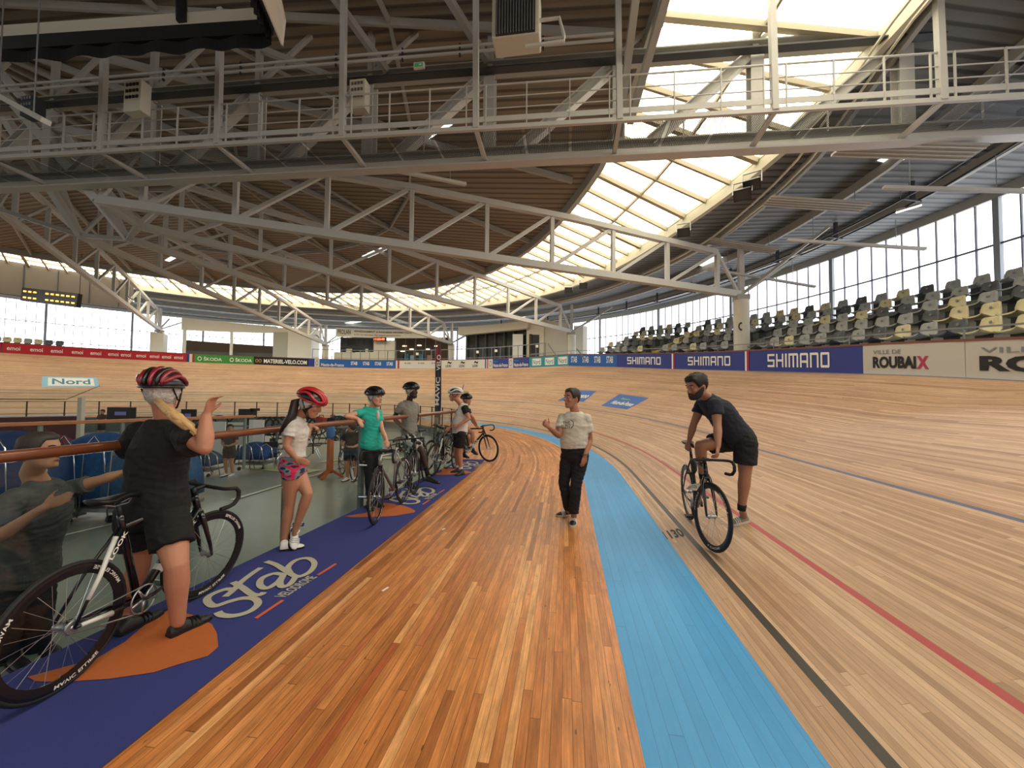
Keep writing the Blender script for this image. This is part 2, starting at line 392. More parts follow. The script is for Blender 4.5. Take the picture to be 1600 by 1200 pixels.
# stickers lying on the banking
def sticker(pts, cols, txts, label, nm='track_sticker'):
    """pts: four pixels (top-left, top-right, bottom-right, bottom-left)"""
    q = [TR(*p) for p in pts]; sv = []
    for p in q:
        s, d = SD(p.x, p.y); sv.append((s, (d-.8)/math.cos(theta(s))))
    def m(u, v, lift=.006):
        s = (sv[0][0]*(1-u)+sv[1][0]*u)*v+(sv[3][0]*(1-u)+sv[2][0]*u)*(1-v); w_ = (sv[0][1]*(1-u)+sv[1][1]*u)*v+(sv[3][1]*(1-u)+sv[2][1]*u)*(1-v)
        return BANK(s, w_, lift)
    g, _ = grid(lambda i, j: m(i, j), 12, 6); o = g.build(nm, cols[0]); props(o, label, 'sticker'); ORG[o.name] = V((0, 0, 0))
    if len(cols) > 1:
        g, _ = grid(lambda i, j: m(.1+.82*i, .12+.76*j, .012), 12, 6); g.build('white_panel', cols[1], o)
    for t, u0_, v0_, u1_, v1_, mm in txts:
        b = MB(); letters(b, t, lambda u, v: m(u0_+(u1_-u0_)*u, v0_+(v1_-v0_)*v, .02), .02); b.build('lettering', mm, o)
    return o
M_sky = mat('light_blue_board', '8fc4dd', .6); M_teal_t = mat('teal_lettering', '3f8aa6', .6)
sticker([(66, 588), (152, 590), (155, 605), (65, 605)], [M_sky, M_txtw], [('Nord', .17, .25, .85, .8, M_teal_t)], 'pale blue and white rectangular Nord sticker on the left banking')
sticker([(905, 610), (932, 611), (912, 628), (871, 626)], [mat('sticker_blue', '3a62ad', .6)], [('Shimano', .25, .3, .95, .7, M_txtw)], 'blue slanted sticker on the banking just behind the man in the white T-shirt')
sticker([(968, 616), (1014, 622), (980, 640), (939, 634)], [mat('sticker_blue', '3a62ad', .6)], [('Hauts-de-France', .2, .22, .95, .5, M_txtw), ('Région', .3, .55, .6, .75, mat('green_lettering', '8fb79a', .6))], 'blue slanted Hauts-de-France sticker on the open banking')
# dark access hatch line in the left banking
b = MB(); pp = [TR(-30, 623), TR(104, 624), TR(156, 603)]
b.tube([p+V((0, 0, .01)) for p in pp], .025, 4); props(b.build('hatch_joint', M_dsteel), 'thin dark joint of an access hatch below the Nord sticker', 'hatch')
# ------------------------------------------------------------------ advertising boards
AH = .74
def blockletter(b, ch, x0, x1, fn):
    """squared rounded capitals drawn as bars in a unit box"""
    w = .2; q = w/2; hgt = .16; r = hgt/2
    bars = {'S': [(0, 1-hgt, 1, 1), (0, .5-r, 1, .5+r), (0, 0, 1, hgt), (0, .5, w, 1), (1-w, 0, 1, .5)], 'H': [(0, 0, w, 1), (1-w, 0, 1, 1), (0, .5-r, 1, .5+r)],
            'I': [(0, 0, 1, 1)], 'M': [(0, 0, w*.8, 1), (.5-w*.4, 0, .5+w*.4, 1), (1-w*.8, 0, 1, .93), (0, 1-hgt, .95, 1)], 'A': [(0, 0, w, .93), (1-w, 0, 1, .93), (.06, 1-hgt, .94, 1), (0, .32, 1, .32+hgt)],
            'N': [(0, 0, w, 1), (1-w, 0, 1, .93), (0, 1-hgt, .94, 1)], 'O': [(0, .06, w, .94), (1-w, .06, 1, .94), (.05, 1-hgt, .95, 1), (.05, 0, .95, hgt)]}[ch]
    for i, (a, c, d, e) in enumerate(bars):
        m_ = lambda u, v: V(fn(x0+(x1-x0)*u, v, i*.0006)); b.add([m_(a, c), m_(d, c), m_(d, e), m_(a, e)], [(0, 1, 2, 3)])
def board(px0, px1, col, label, items=(), name='advertising_board', s0=None, s1=None, py=565):
    s0 = s_at(px0, dtop, py) if s0 is None else s0; s1 = s_at(px1, dtop, py) if s1 is None else s1
    n = max(1, int(abs(s1-s0)/.6))
    def W(u, v, out=.0): s = s0+(s1-s0)*u; return PA(s, dtop(s)+.03-out, ztop(s)+.02+AH*v)
    def Wb(u, v): s = s0+(s1-s0)*u; return PA(s, dtop(s)+.09, ztop(s)+.02+AH*v)
    rings = []
    for i in range(n+1):
        u = i/n; rings.append([W(u, 0), W(u, 1), Wb(u, 1), Wb(u, 0)])
    b = MB(); b.loft(rings); o = b.build(name, col); props(o, label, 'advertising board'); ORG[o.name] = V((0, 0, 0))
    for it in items:
        if it[0] == 'T':
            _, t, u0_, v0_, u1_, v1_, mm = it[:7]; b = MB(); letters(b, t, lambda u, v: W(u0_+(u1_-u0_)*u, v0_+(v1_-v0_)*v, .012), it[7] if len(it) > 7 else .015); b.build('lettering', mm, o)
        elif it[0] == 'S':
            _, u0_, v0_, u1_, v1_ = it; ws = [1, 1, .24, 1.25, 1, 1, 1]; tot = sum(ws)+.22*6; x = 0; b = MB()
            for ch, w_ in zip('SHIMANO', ws): blockletter(b, ch, x/tot, (x+w_)/tot, lambda u, v, e_: W(u0_+(u1_-u0_)*u, v0_+(v1_-v0_)*v, .012+e_)); x += w_+.22
            b.build('lettering', M_txtw, o)
        elif it[0] == 'R':
            _, u0_, v0_, u1_, v1_, mm, nm = it; g, _ = grid(lambda i, j: W(u0_+(u1_-u0_)*i, v0_+(v1_-v0_)*j, .006), max(1, int(n*(u1_-u0_))+1), 1); g.build(nm, mm, o)
    return o
M_bred = mat('red_board', 'b51f2b', .5); M_green = mat('green_board', '3f8f3c', .5); M_bk = mat('black_board', '17171a', .5); M_wht = mat('white_board', 'd6d3ca', .5)
M_grb = mat('pale_grey_board', 'c5c2ba', .5); M_pink = mat('crimson_lettering', 'b5335a', .5); M_teal = mat('teal_board', '2b8f9e', .5)
rd = []
for x in (10, 40, 68, 98, 126, 154, 175, 201, 225, 247, 270):
    rd.append(('T', 'emoi', (x-4)/290, .3, (x+13)/290, .7, M_txtw, .01))
board(-60, -2, M_bred, 'long red advertising board farthest left, mostly out of view')
board(0, 290, M_bred, 'long red advertising board with eleven white scribble logos', rd)
board(290.5, 301.5, M_wht, 'white board striped dark blue and red beside the green boards', [('R', 0, 0, .33, 1, M_navy, 'blue_stripe'), ('R', .75, 0, 1, 1, M_bred, 'red_stripe')])
b = board(302, 395, M_green, 'green advertising board with two round badges and ŠKODA lettering', [('T', 'ŠKODA', .15, .25, .45, .75, M_txtw), ('T', 'ŠKODA', .68, .25, .97, .75, M_txtw), ('T', 'O', .05, .2, .12, .75, M_txtw), ('T', 'O', .58, .2, .65, .75, M_txtw)])
board(396, 480, M_bk, 'black advertising board reading MATERIEL-VELO.COM', [('T', 'MATERIEL-VELO.COM', .17, .22, .98, .75, M_txtw, .03), ('T', 'OO', .02, .25, .13, .7, mat('yellow_lettering', 'c9a24a', .6))])
board(480.5, 490, M_navy, 'narrow plain navy board right of the black board')
board(490.5, 498, M_wht, 'small white board with a round grey emblem left of Hauts-de-France', [('T', 'O', .2, .15, .8, .85, M_galv)])
board(498.5, 617, M_blue, 'blue board with Hauts-de-France lettering and four STAB logos',
      [('T', 'Hauts-de-France', .02, .1, .31, .5, M_txtw), ('T', 'Région', .02, .62, .11, .85, M_teal)] + [('T', 'STAB', .40+.16*k, .35, .485+.16*k, .8, M_txtw) for k in range(4)])
board(617.5, 757, M_wht, 'long white board with small grey lettering and running figures, red stripe at its end',
      [('R', .02, 0, .04, 1, M_bred, 'red_stripe')] + [('T', 'la voix', .1+.15*k, .6, .17+.15*k, .8, M_txtk) for k in range(3)] + [('T', 'LION', .56+.15*k, .15, .62+.15*k, .45, M_txtk) for k in range(3)] + [('T', '~', .58+.15*k, .55, .625+.15*k, .85, M_txtk) for k in range(3)])
board(757.3, 762, M_wht, 'narrow blue, white and red striped board near the middle', [('R', 0, 0, .35, 1, M_navy, 'blue_stripe'), ('R', .68, 0, 1, 1, M_bred, 'red_stripe')])
for k, (x0, x1, x2) in enumerate(((762.3, 769, 794), (794.3, 801, 826))):
    board(x0, x1, M_wht, f'small white emblem board left of the {ORD[k]} short Hauts-de-France board', [('T', 'O', .2, .15, .8, .85, M_galv)])
    board(x1+.3, x2, M_navy, f'{ORD[k]} short navy board reading Hauts-de-France, counted from the flag', [('T', 'Hauts-de-France', .05, .12, .95, .5, M_txtw), ('T', 'Région', .05, .6, .35, .85, M_teal)])
board(826.3, 888, M_teal, 'teal board with three white Nord signs', sum([[('R', .08+.33*k, .15, .31+.33*k, .85, M_txtw, 'white_panel'), ('T', 'Nord', .10+.33*k, .25, .29+.33*k, .75, M_teal)] for k in range(3)], []))
board(888.3, 963, M_blue, 'blue board with four STAB logos right of the Nord signs', [('T', 'STAB', .05+.25*k, .3, .18+.25*k, .85, M_txtw) for k in range(4)])
SH = [('S', .2, .25, .78, .78), ('R', .955, 0, .975, 1, M_txtw, 'white_stripe'), ('R', .98, 0, 1, 1, M_bred, 'red_stripe')]
board(963.3, 1054, M_navy, 'navy SHIMANO board nearest the Nord signs', SH)
board(1054.5, 1170, M_navy, 'navy SHIMANO board behind the bearded cyclist', SH)
board(1170.5, 1348, M_navy, 'navy SHIMANO board right of the bearded cyclist, beside the ROUBAIX board', [('S', .2, .2, .76, .82)])
sa, sb, sc_ = s_at(1348.5, dtop), s_at(1508, dtop), -6.5
for k, (x0, x1, lab) in enumerate(((sa, sb, 'pale grey ROUBAIX board adjoining the SHIMANO boards'), (sb-.01, sb-4.1, 'pale grey ROUBAIX board cut by the right edge'), (sb-4.12, -8, 'pale grey board beyond the right edge'))):
    board(0, 0, M_grb, lab, [('T', 'VILLE DE', .125, .68, .43, .82, M_galv, .01), ('T', 'ROUBAI', .12, .2, .58, .6, M_txtk, .05), ('T', 'X', .585, .2, .70, .6, M_pink, .05)] if k < 1 else [('T', 'VILLE DE', .05, .68, .36, .82, M_galv, .01), ('T', 'ROUBAI', .045, .2, .52, .6, M_txtk, .05), ('T', 'X', .525, .2, .64, .6, M_pink, .05)] if k < 2 else (), s0=x0, s1=x1)
board(0, 0, M_bred, 'red board continuing past the left edge', s0=s_at(-61, dtop), s1=s_at(-61, dtop)+12)
# wooden cap and rail above the boards
def arc(b, s0, s1, df, zf, wd, h, step=.5):
    n = max(1, int(abs(s1-s0)/step)); rings = []
    for i in range(n+1):
        s = s0+(s1-s0)*i/n; d = df(s) if callable(df) else df; z = zf(s) if callable(zf) else zf
        rings.append([PA(s, d-wd/2, z-h/2), PA(s, d-wd/2, z+h/2), PA(s, d+wd/2, z+h/2), PA(s, d+wd/2, z-h/2)])
    b.loft(rings); return b
zb = lambda s: ztop(s)+AH+.045
b = MB(); arc(b, -20, 75, lambda s: dtop(s)+.1, zb, .16, .05); props(b.build('trim_3', mat('reddish_wood_cap', '7c4a38', .5)), kind='structure')
b = MB(); arc(b, -20, 75, lambda s: dtop(s)+.14, lambda s: ztop(s)+.3, .04, .95); props(b.build('trim_4', M_conc), kind='structure')
rail = thing('spectator_rail', 'thin grey metal rail running above the advertising boards before the seats', 'railing')
b = MB(); arc(b, -12, 18, lambda s: dtop(s)+.35, lambda s: ztop(s)+AH+.32, .035, .035); b.build('handrail', M_galv, rail)
for k in range(14):
    s = -9+2*k; b = MB(); p = PA(s, dtop(s)+.35); b.tube([p+V((0, 0, ztop(s)+.3)), p+V((0, 0, ztop(s)+AH+.32))], .018, 6); b.build('rail_post', M_galv, rail)
# ------------------------------------------------------------------ grandstand and seats
stand = thing('grandstand', 'stepped concrete grandstand behind the SHIMANO and ROUBAIX boards', 'grandstand')
def rowd(s, k): return dtop(s)+.95+k*.92
def rowz(s, k): return ztop(s)+.52+.42*k
SEND = 14.0
for k in range(5):
    b = MB(); arc(b, -14, SEND, lambda s: rowd(s, k)+.1, lambda s: rowz(s, k)-.25, .92, .5, .7); b.build('step', M_conc, stand)
def seat_proto(nm, m):
    r = bpy.data.objects.new('stadium_seat', None); COL.objects.link(r); ORG[r.name] = V((0, 0, 0))
    b = MB(); rings = []
    for (x, z, hw, t) in ((.40, .42, .17, .02), (.41, .45, .21, .02), (.2, .40, .215, .02), (.03, .40, .21, .02), (-.03, .46, .21, .02), (-.06, .62, .21, .02), (-.085, .76, .18, .018), (-.09, .79, .13, .01)):
        ring = []
        for j in range(7):
            y = -hw+2*hw*j/6; c = .035*(y/hw)**2; ring.append(V((x+(c if z > .5 else 0), y, z+(c if z <= .5 else 0))))
        off = V((.0, 0, -t)) if z < .45 else V((-t, 0, 0))
        rings.append(ring+[p+off for p in reversed(ring)])
    b.loft(rings); b.build('seat_shell', m, r, smooth=True)
    b = MB(); b.box((.1, 0, .2), (.06, .3, .4)); b.build('seat_bracket', M_dsteel, r)
    b = MB(); b.sphere((-.035, 0, .67), .035, (.25, 1, 1), 8); b.build('round_badge', M_galv, r)
    return r
sm = {'cream': mat('cream_plastic', 'd8cba0', .45), 'grey': mat('grey_plastic', 'a6a7a2', .45), 'charcoal': mat('charcoal_plastic', '56585b', .45)}
protos = {}; rnd = random.Random(3); RN = ['front', 'second', 'third', 'fourth', 'top']
def place_seat(s, k, label, group):
    c = rnd.choices(['cream', 'grey', 'charcoal'], (25, 48, 27))[0]; p = PA(s, rowd(s, k), rowz(s, k)); a = s/RC if s > 0 else 0
    if c not in protos: o = protos[c] = seat_proto(c, sm[c])
    else: o = copy_tree(protos[c])
    o.location = p; o.rotation_euler = (0, 0, a+math.pi); props(o, label.replace('COL', c), 'seat', group)
for k in range(5):
    n = 0; s = -2.0+.12*k
    while s < SEND-.4:
        n += 1
        if not (10.3 < s < 10.9 or (k < 2 and 6.2 < s < 7.1)): place_seat(s, k, f'COL plastic seat, {ordinal(n)} from the right edge in the {RN[k]} row', 'plastic seats in the grandstand')
        s += .55*(30/(30 if s > 0 else 30))*(.8 if s > 0 else 1)
for k in range(7):
    s = s_at(2+16*k, dtop)+.3; place_seat(s, 0, f'COL plastic seat, {ordinal(k+1)} from the left above the red board', 'plastic seats above the red board')
b = MB()
for k in range(5): s = 10.6; b.box(PA(s, rowd(s, k), rowz(s, k)+.06), (.8, .9, .12), Matrix.Rotation(s/RC, 3, 'Z')); b.box(PA(s, rowd(s, k)+.45, rowz(s, k)+.2), (.1, .9, .2), Matrix.Rotation(s/RC, 3, 'Z'))
props(b.build('stairway', mat('yellow_paint', 'c2a22e', .6)), 'yellow painted aisle steps between the seats beside the round pillar', 'steps')
# ------------------------------------------------------------------ facade
FD = 14.0
pane = mat('translucent_panel', 'f2f4fb', .5, emit=3.0); M_frame = mat('grey_frame', '5d6066', .5)
fz1 = lambda s: 8.15+.55*max(0, tilt(*PA(s, FD)[:2])-.4)
nwin = 0
def window(s0, s1, z0, z1, d=FD, nm=None):
    global nwin; nwin += 1
    g, _ = grid(lambda i, j: PA(s0+(s1-s0)*i, d, z0(s0)+(z1(s0+(s1-s0)*i)-z0(s0))*j), 6, 1); o = g.build(f'window_{nwin}', pane); o['kind'] = 'structure'; ORG[o.name] = V((0, 0, 0))
    b = MB(); b2 = MB(); n = 10
    for i in range(n+1):
        s = s0+(s1-s0)*i/n; big = i == 0; q = d-.06
        (b2 if big else b).beam(PA(s, q, z0(s)), PA(s, q, z1(s)), .16 if big else .035, .16 if big else .06, PA(s, 1)-PA(s, 0))
    for f in (.27, .62): arc(b, s0, s1, d-.07, lambda s: z0(s)+(z1(s)-z0(s))*f, .05, .06)
    b.build('glazing_bar', M_frame, o); b2.build('window_post', mat('grey_post', '8b8e92', .5), o)
    b = MB(); arc(b, s0, s1, d, lambda s: z0(s)/2-.5, .12, z0(s0)+1); props(b.build('wall_right' if s1 < 30 else 'wall_left', M_conc), kind='structure')
    b = MB(); arc(b, s0, s1, d-.02, lambda s: z1(s)+.16, .2, .34); props(b.build('trim_5', M_white2), kind='structure')
q = -26.0
while q < S1-2:
    lo = (lambda s: 4.2) if q < 30 else (lambda s: 4.9)
    window(q, q+3.3, lo, fz1); q += 3.3
b = MB(); g, _ = grid(lambda i, j: PA(34+(S1-34)*i, FD-.1, fz1(34+(S1-34)*i)+.3+5*j), 40, 1); props(g.build('wall_left', mat('taupe_panel', '645a50', .7)), kind='structure')
b = MB()
for k in range(14): s = 34+k*2.6; b.beam(PA(s, FD-.15, fz1(s)+.3), PA(s, FD-.15, fz1(s)+5), .04, .04)
props(b.build('trim_6', M_dsteel), kind='structure')
b = MB(); b.box((CX, CY-26.2, 3.5), (70, .3, 9)); props(b.build('wall_back', M_cream), kind='structure')
# ------------------------------------------------------------------ roof
def lerp(T, x):
    if x <= T[0][0]: return T[0][1]
    for (a, p), (c, q_) in zip(T, T[1:]):
        if x <= c: return p+(q_-p)*(x-a)/(c-a)
    return T[-1][1]
def adeg(s): return math.degrees(s/RC) if s > 0 else 0.0
def rin(s): return lerp(((0, 22), (16, 21.8), (26, 21.4), (45, 21.1)), adeg(s))
def rout(s): return lerp(((0, 27.3), (4, 27.2), (10, 26.3), (19, 25.3)), adeg(s))
def zin(s):
    p = PA(s, 1); return lerp(((0, 11.3), (6, 11.1), (16, 10.1), (26, 9.4), (45, 8.6)), adeg(s)) + (tilt(*PA(s, rin(s)-20)[:2])*lerp(((0, 0), (45, 1)), adeg(s)))
def zout(s): return lerp(((0, 10.75), (4, 10.5), (10, 9.3), (19, 8.6), (45, 8.1)), adeg(s)) + tilt(*PA(s, rout(s)-20)[:2])*lerp(((0, 0), (45, 1)), adeg(s))
ZC = 13.0
def roofz(s, r):
    if r < rin(s): k = r/rin(s); return ZC+(zin(s)-ZC)*k
    if r < rout(s): k = (r-rin(s))/(rout(s)-rin(s)); return zin(s)+(zout(s)-zin(s))*k
    k = (r-rout(s))/(34-rout(s)); return zout(s)+(fz1(s)+.3-zout(s))*k
def RF(s, r, dz=0): return PA(s, r-20, roofz(s, r)+dz)
def RP(px, py, dz=-.02):
    d = fwd + RIGHT*((px-800)/F) + UP*((600-py)/F); t = 3
    while t < 70:
        p = CAM+d*t; s, dd = SD(p.x, p.y)
        if p.z > roofz(s, dd+20)+dz: return p
        t += .03
    return p
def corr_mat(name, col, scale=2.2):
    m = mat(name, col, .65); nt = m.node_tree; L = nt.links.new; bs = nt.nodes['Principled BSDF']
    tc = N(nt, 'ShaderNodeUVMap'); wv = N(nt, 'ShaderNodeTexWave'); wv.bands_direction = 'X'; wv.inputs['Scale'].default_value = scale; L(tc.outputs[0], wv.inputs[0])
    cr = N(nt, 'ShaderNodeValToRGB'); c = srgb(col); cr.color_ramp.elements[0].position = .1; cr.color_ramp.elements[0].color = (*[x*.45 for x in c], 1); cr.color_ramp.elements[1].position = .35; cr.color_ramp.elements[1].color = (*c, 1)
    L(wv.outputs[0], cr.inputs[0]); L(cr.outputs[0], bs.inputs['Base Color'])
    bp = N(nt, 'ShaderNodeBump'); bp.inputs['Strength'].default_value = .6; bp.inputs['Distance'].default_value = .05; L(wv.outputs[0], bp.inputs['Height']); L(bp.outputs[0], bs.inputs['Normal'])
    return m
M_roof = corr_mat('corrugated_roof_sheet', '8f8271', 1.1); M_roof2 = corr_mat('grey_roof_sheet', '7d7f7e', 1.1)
def roofpart(r0_, r1_, m, name='ceiling'):
    f = lambda r, s: r(s) if callable(r) else r
    def fn(i, j):
        s = S0+(S1-S0)*i; a, c = f(r0_, s), f(r1_, s); return RF(s, a+(c-a)*j)
    g, uv = grid(fn, 160, 6, lambda i, j: tuple(fn(i, j).xy)[::-1]); o = g.build(name, m, uv=uv); o['kind'] = 'structure'; return o
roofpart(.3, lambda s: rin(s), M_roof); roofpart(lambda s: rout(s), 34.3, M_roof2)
b = MB(); b.add([(CX-22, CY-27, ZC-1), (CX+22, CY-27, ZC-1), (CX+22, CY-27, 3), (CX-22, CY-27, 3)], [(0, 1, 2, 3)])
# skylight ring: panes and bars
skym = mat('cream_skylight_panel', 'fdf3cf', .5, emit=2.0)
skym.node_tree.nodes['Principled BSDF'].inputs['Emission Color'].default_value = (1, .95, .76, 1); skym.node_tree.nodes['Principled BSDF'].inputs['Emission Strength'].default_value = 4.6
nsk = 0; M_bar = mat('skylight_bar', 'a89c84', .55); M_kerb = mat('cream_kerb', 'd2cab4', .6)
q = S0
while q < S1-1:
    nsk += 1; s0_k, s1_k = q, q+4.6
    g, _ = grid(lambda i, j: RF(s0_k+(s1_k-s0_k)*i, rin(q)+(rout(q)-rin(q))*j, .12), 6, 2); nwin += 1
    o = g.build(f'window_{nwin}', skym); o['kind'] = 'structure'; ORG[o.name] = V((0, 0, 0))
    b = MB()
    for i in range(6):
        s = s0_k+(s1_k-s0_k)*i/6; b.beam(RF(s, rin(s), .0), RF(s, rout(s), .0), .16 if i % 3 == 0 else .09, .16)
    for f_ in (.5,):
        for i in range(6):
            sa_, sb_ = s0_k+(s1_k-s0_k)*i/6, s0_k+(s1_k-s0_k)*(i+1)/6
            b.beam(RF(sa_, rin(sa_)+(rout(sa_)-rin(sa_))*f_, 0), RF(sb_, rin(sb_)+(rout(sb_)-rin(sb_))*f_, 0), .07, .1)
    b.build('glazing_bar', M_bar, o); q += 4.6
def ring(b, rf, dz, wd, h):
    n = 150; rings = []
    for i in range(n+1):
        s = S0+(S1-S0)*i/n; r = rf(s); z = roofz(s, r)+dz
        rings.append([PA(s, r-20-wd/2, z-h/2), PA(s, r-20-wd/2, z+h/2), PA(s, r-20+wd/2, z+h/2), PA(s, r-20+wd/2, z-h/2)])
    b.loft(rings); return b
b = ring(MB(), lambda s: rout(s)+.1, -.12, .18, .5); props(b.build('trim_7', M_kerb), kind='structure')
b = ring(MB(), lambda s: rin(s)-.1, -.15, .2, .45); props(b.build('trim_8', M_white2), kind='structure')
# roof purlins and rings
RA = [-8, 5.5, 19, 32.1, 45.3, 58.5, 71.8, 85.6, 99.5, 113.7, 128, 141.5, 155, 168]
def RR(r, a, dz=-.14): return RF(R(a)*RC if a > 0 else RC*R(a), r, dz) if a > 0 else V((CR(r, a).x, CR(r, a).y, roofz(.01, r)+dz))
for i, a in enumerate(RA):
    b = MB(); b.beam(RR(1.5, a), RR(21, a), .12 if i % 2 == 0 else .08, .22); props(b.build('rafter', M_white2), f'grey steel rafter under the brown roof, {ordinal(i+1)} counted round from the right', 'rafter', 'rafters under the brown roof')
for k, r in enumerate((8.5, 15)):
    for i in range(len(RA)-1):
        b = MB(); b.beam(RR(r, RA[i]), RR(r, RA[i+1]), .08, .16); props(b.build('purlin', M_white2), f'grey purlin under the brown roof, {ordinal(i+1)} bay from the right in the {"inner" if k == 0 else "outer"} ring', 'purlin', 'purlins under the brown roof')
        if k and i % 2: b = MB(); b.beam(RR(8.5, RA[i]), RR(15, RA[i+1]), .06, .1); props(b.build('wind_brace', M_white2), f'slim diagonal roof brace in the {ordinal(i+1)} bay from the right of the brown roof', 'brace', 'wind braces under the brown roof')
for k, r in enumerate((27.6, 29.8, 32)):
    b = ring(MB(), lambda s: r, -.18, .12, .3); props(b.build('ceiling_beam', M_white2), f'grey roof beam over the stands, {ORD[k]} out from the skylight', 'roof beam', 'ring beams over the stands')
# roof lights in the sheeting
for k, (px, py, dx, dy, wh) in enumerate(((680, 205, 55, 30, 'above the footbridge'), (585, 395, 40, 16, 'in the brown roof above the middle truss'), (272, 402, 30, 14, 'in the brown roof over the left trusses'),
        (1418, 240, 95, 34, 'in the grey roof at right, under the footbridge'), (1110, 408, 40, 18, 'in the grey roof by the round pillar'), (556, 503, 40, 7, 'in the far roof left of the banner'), (823, 493, 22, 6, 'above the white fascia'), (710, 521, 26, 5, 'behind the flag'))):
    a, c_, e_, f_ = RP(px-dx/2, py+dy/3), RP(px+dx/4, py-dy/2), RP(px+dx/2, py-dy/3), RP(px-dx/4, py+dy/2)
    b = MB(); b.add([a, c_, e_, f_], [(0, 1, 2, 3)]); b.add([p+V((0, 0, .015)) for p in (a, c_, e_, f_)], [(3, 2, 1, 0)]); nwin += 1
    props(b.build(f'window_{nwin}', mat('roof_light_panel', 'f4fbf6', .5, emit=1.6)), f'small bright roof light {wh}', kind='structure')
# ------------------------------------------------------------------ round pillars and radial trusses
TA = [(19, 6.0, 7.55, 'beside the stand seats'), (45.3, 6.4, 7.8, 'next to the white corner building'), (71.8, 6.6, 7.95, 'by the glazed cafe'), (99.5, 6.8, 8.3, 'left of the long banner'), (128, 7.5, 9.1, 'rising behind the red board'), (155, 8, 9.6, 'beyond the left edge'), (-8, 6.0, 7.6, 'beyond the right edge')]
bpts = [28.5, 27.35, 25.05, 22.7, 20.2, 17.7, 15, 12.2, 9.4, 6.8]
for a, zc_, zk, wh in TA:
    t = thing('concrete_pillar', f'pale round concrete pillar {wh}', 'pillar', CR(28.5, a), group=None)
    b = MB()
    if a == 128:
        b.box(CR(28.5, a, zc_/2-.2), (1.5, .9, zc_-.4), Matrix.Rotation(R(128), 3, 'Z'))
    else: b.tube([CR(28.5, a, 0), CR(28.5, a, zc_-.25)], .3, 20)
    b.build('shaft', M_cream, t, smooth=False)
    b = MB(); b.box(CR(28.5, a, zc_-.15), (.5, .5, .22)); b.build('bearing_plate', M_white2, t)
    if a == 19:
        p = CR(28.5, a, 4.6)+(CAM-CR(28.5, a, 1.6)).normalized()*.31; ex = RIGHT.copy()
        b = MB(); letters(b, 'O', lambda u, v: p+ex*(u-.5)*.28+V((0, 0, 1))*(v-.5)*.36, .03); b.build('painted_mark', M_txtk, t)
    if a < 0: continue
    tt = thing('roof_truss', f'white steel roof truss running to the pillar {wh}', 'truss', CR(28.5, a, zc_), group='radial roof trusses')
    def bot(r): return zk+(zc_-zk)*(r-5.6)/(28.5-5.6)
    def top(r): return bot(r)+(2.0 if r < 21 else 2.0-.06*(r-21)) + (.12 if 10 < r < 20 else 0)
    b = MB(); b.beam(CR(28.4, a, zc_), CR(5.6, a, zk), .26, .26); b.beam(CR(5.6, a, zk), CR(2, a, zk+4.4), .24, .24); b.build('bottom_chord', M_white, tt, bevel=.01)
    b = MB(); pts = [CR(r, a, top(r)) for r in (27.35, 25.05, 21, 15, 9.4, 4.2)]
    for p, q_ in zip(pts, pts[1:]): b.beam(p, q_, .22, .2)
    b.build('top_chord', M_white, tt)
    for i, r in enumerate(bpts[1:]):
        b = MB(); b.beam(CR(r, a, bot(r)), CR(r, a, top(r)), .16, .14, CR(1, a)-CR(0, a)); b.build('strut', M_white, tt)
        if i < len(bpts)-2:
            rr = bpts[i+2]; b = MB(); b.beam(CR(r, a, top(r)), CR(rr, a, bot(rr)), .12, .12); b.build('diagonal', M_white, tt)
    b = MB(); b.beam(CR(28.4, a, zc_), CR(27.35, a, top(27.35)), .1, .1); b.build('diagonal', M_white, tt)
    b = MB(); b.beam(CR(28.5, a, zc_-.05), CR(28.5, a, top(26)+.1), .2, .2); b.build('strut', M_white, tt)
    for q_ in (-1, 1):
        b = MB(); b.beam(CR(28.5, a, zc_), CR(30.4, a+q_*4.2, 8.1+max(0, zc_-6.5)), .1, .1); b.build('diagonal', M_white2, tt)
    b = MB(); b.beam(CR(28.5, a, zc_), CR(31.6, a, 8.0+max(0, zc_-6.5)), .1, .1); b.build('diagonal', M_white2, tt)
    b = MB(); b.beam(CR(5.6, a, zk), CR(4.6, a, top(5)+.2), .12, .12); b.beam(CR(6.8, a, top(6.8)), CR(5.6, a, zk), .12, .12); b.build('strut', M_white, tt)
    for k in range(3):   # cable runs along the bottom chord
        if a in (71.8,): b = MB(); b.tube([CR(26, a+.4*k, bot(26)+.5+.12*k), CR(17, a+.5*k, bot(17)+.25+.12*k), CR(9, a+.9*k, bot(9)+.5)], .02, 4); b.build('cable_run', M_galv, tt)
b = MB(); hub = [CR(5.6, a, zk) for a, _, zk, _ in TA[:-1]]
hr = thing('hub_ring', 'white steel ring frame tying the inner ends of the roof trusses together', 'ring frame', CR(2, 90, 12))
for p, q_ in zip(hub, hub[1:]): b.beam(p, q_, .16, .16)
b.build('ring_bar', M_white2, hr)
b = MB()
for k in range(12): b.beam(CR(2, k*30, 12.2), CR(2, k*30+30, 12.2), .3, .5)
b.build('hub_collar', M_white2, hr)
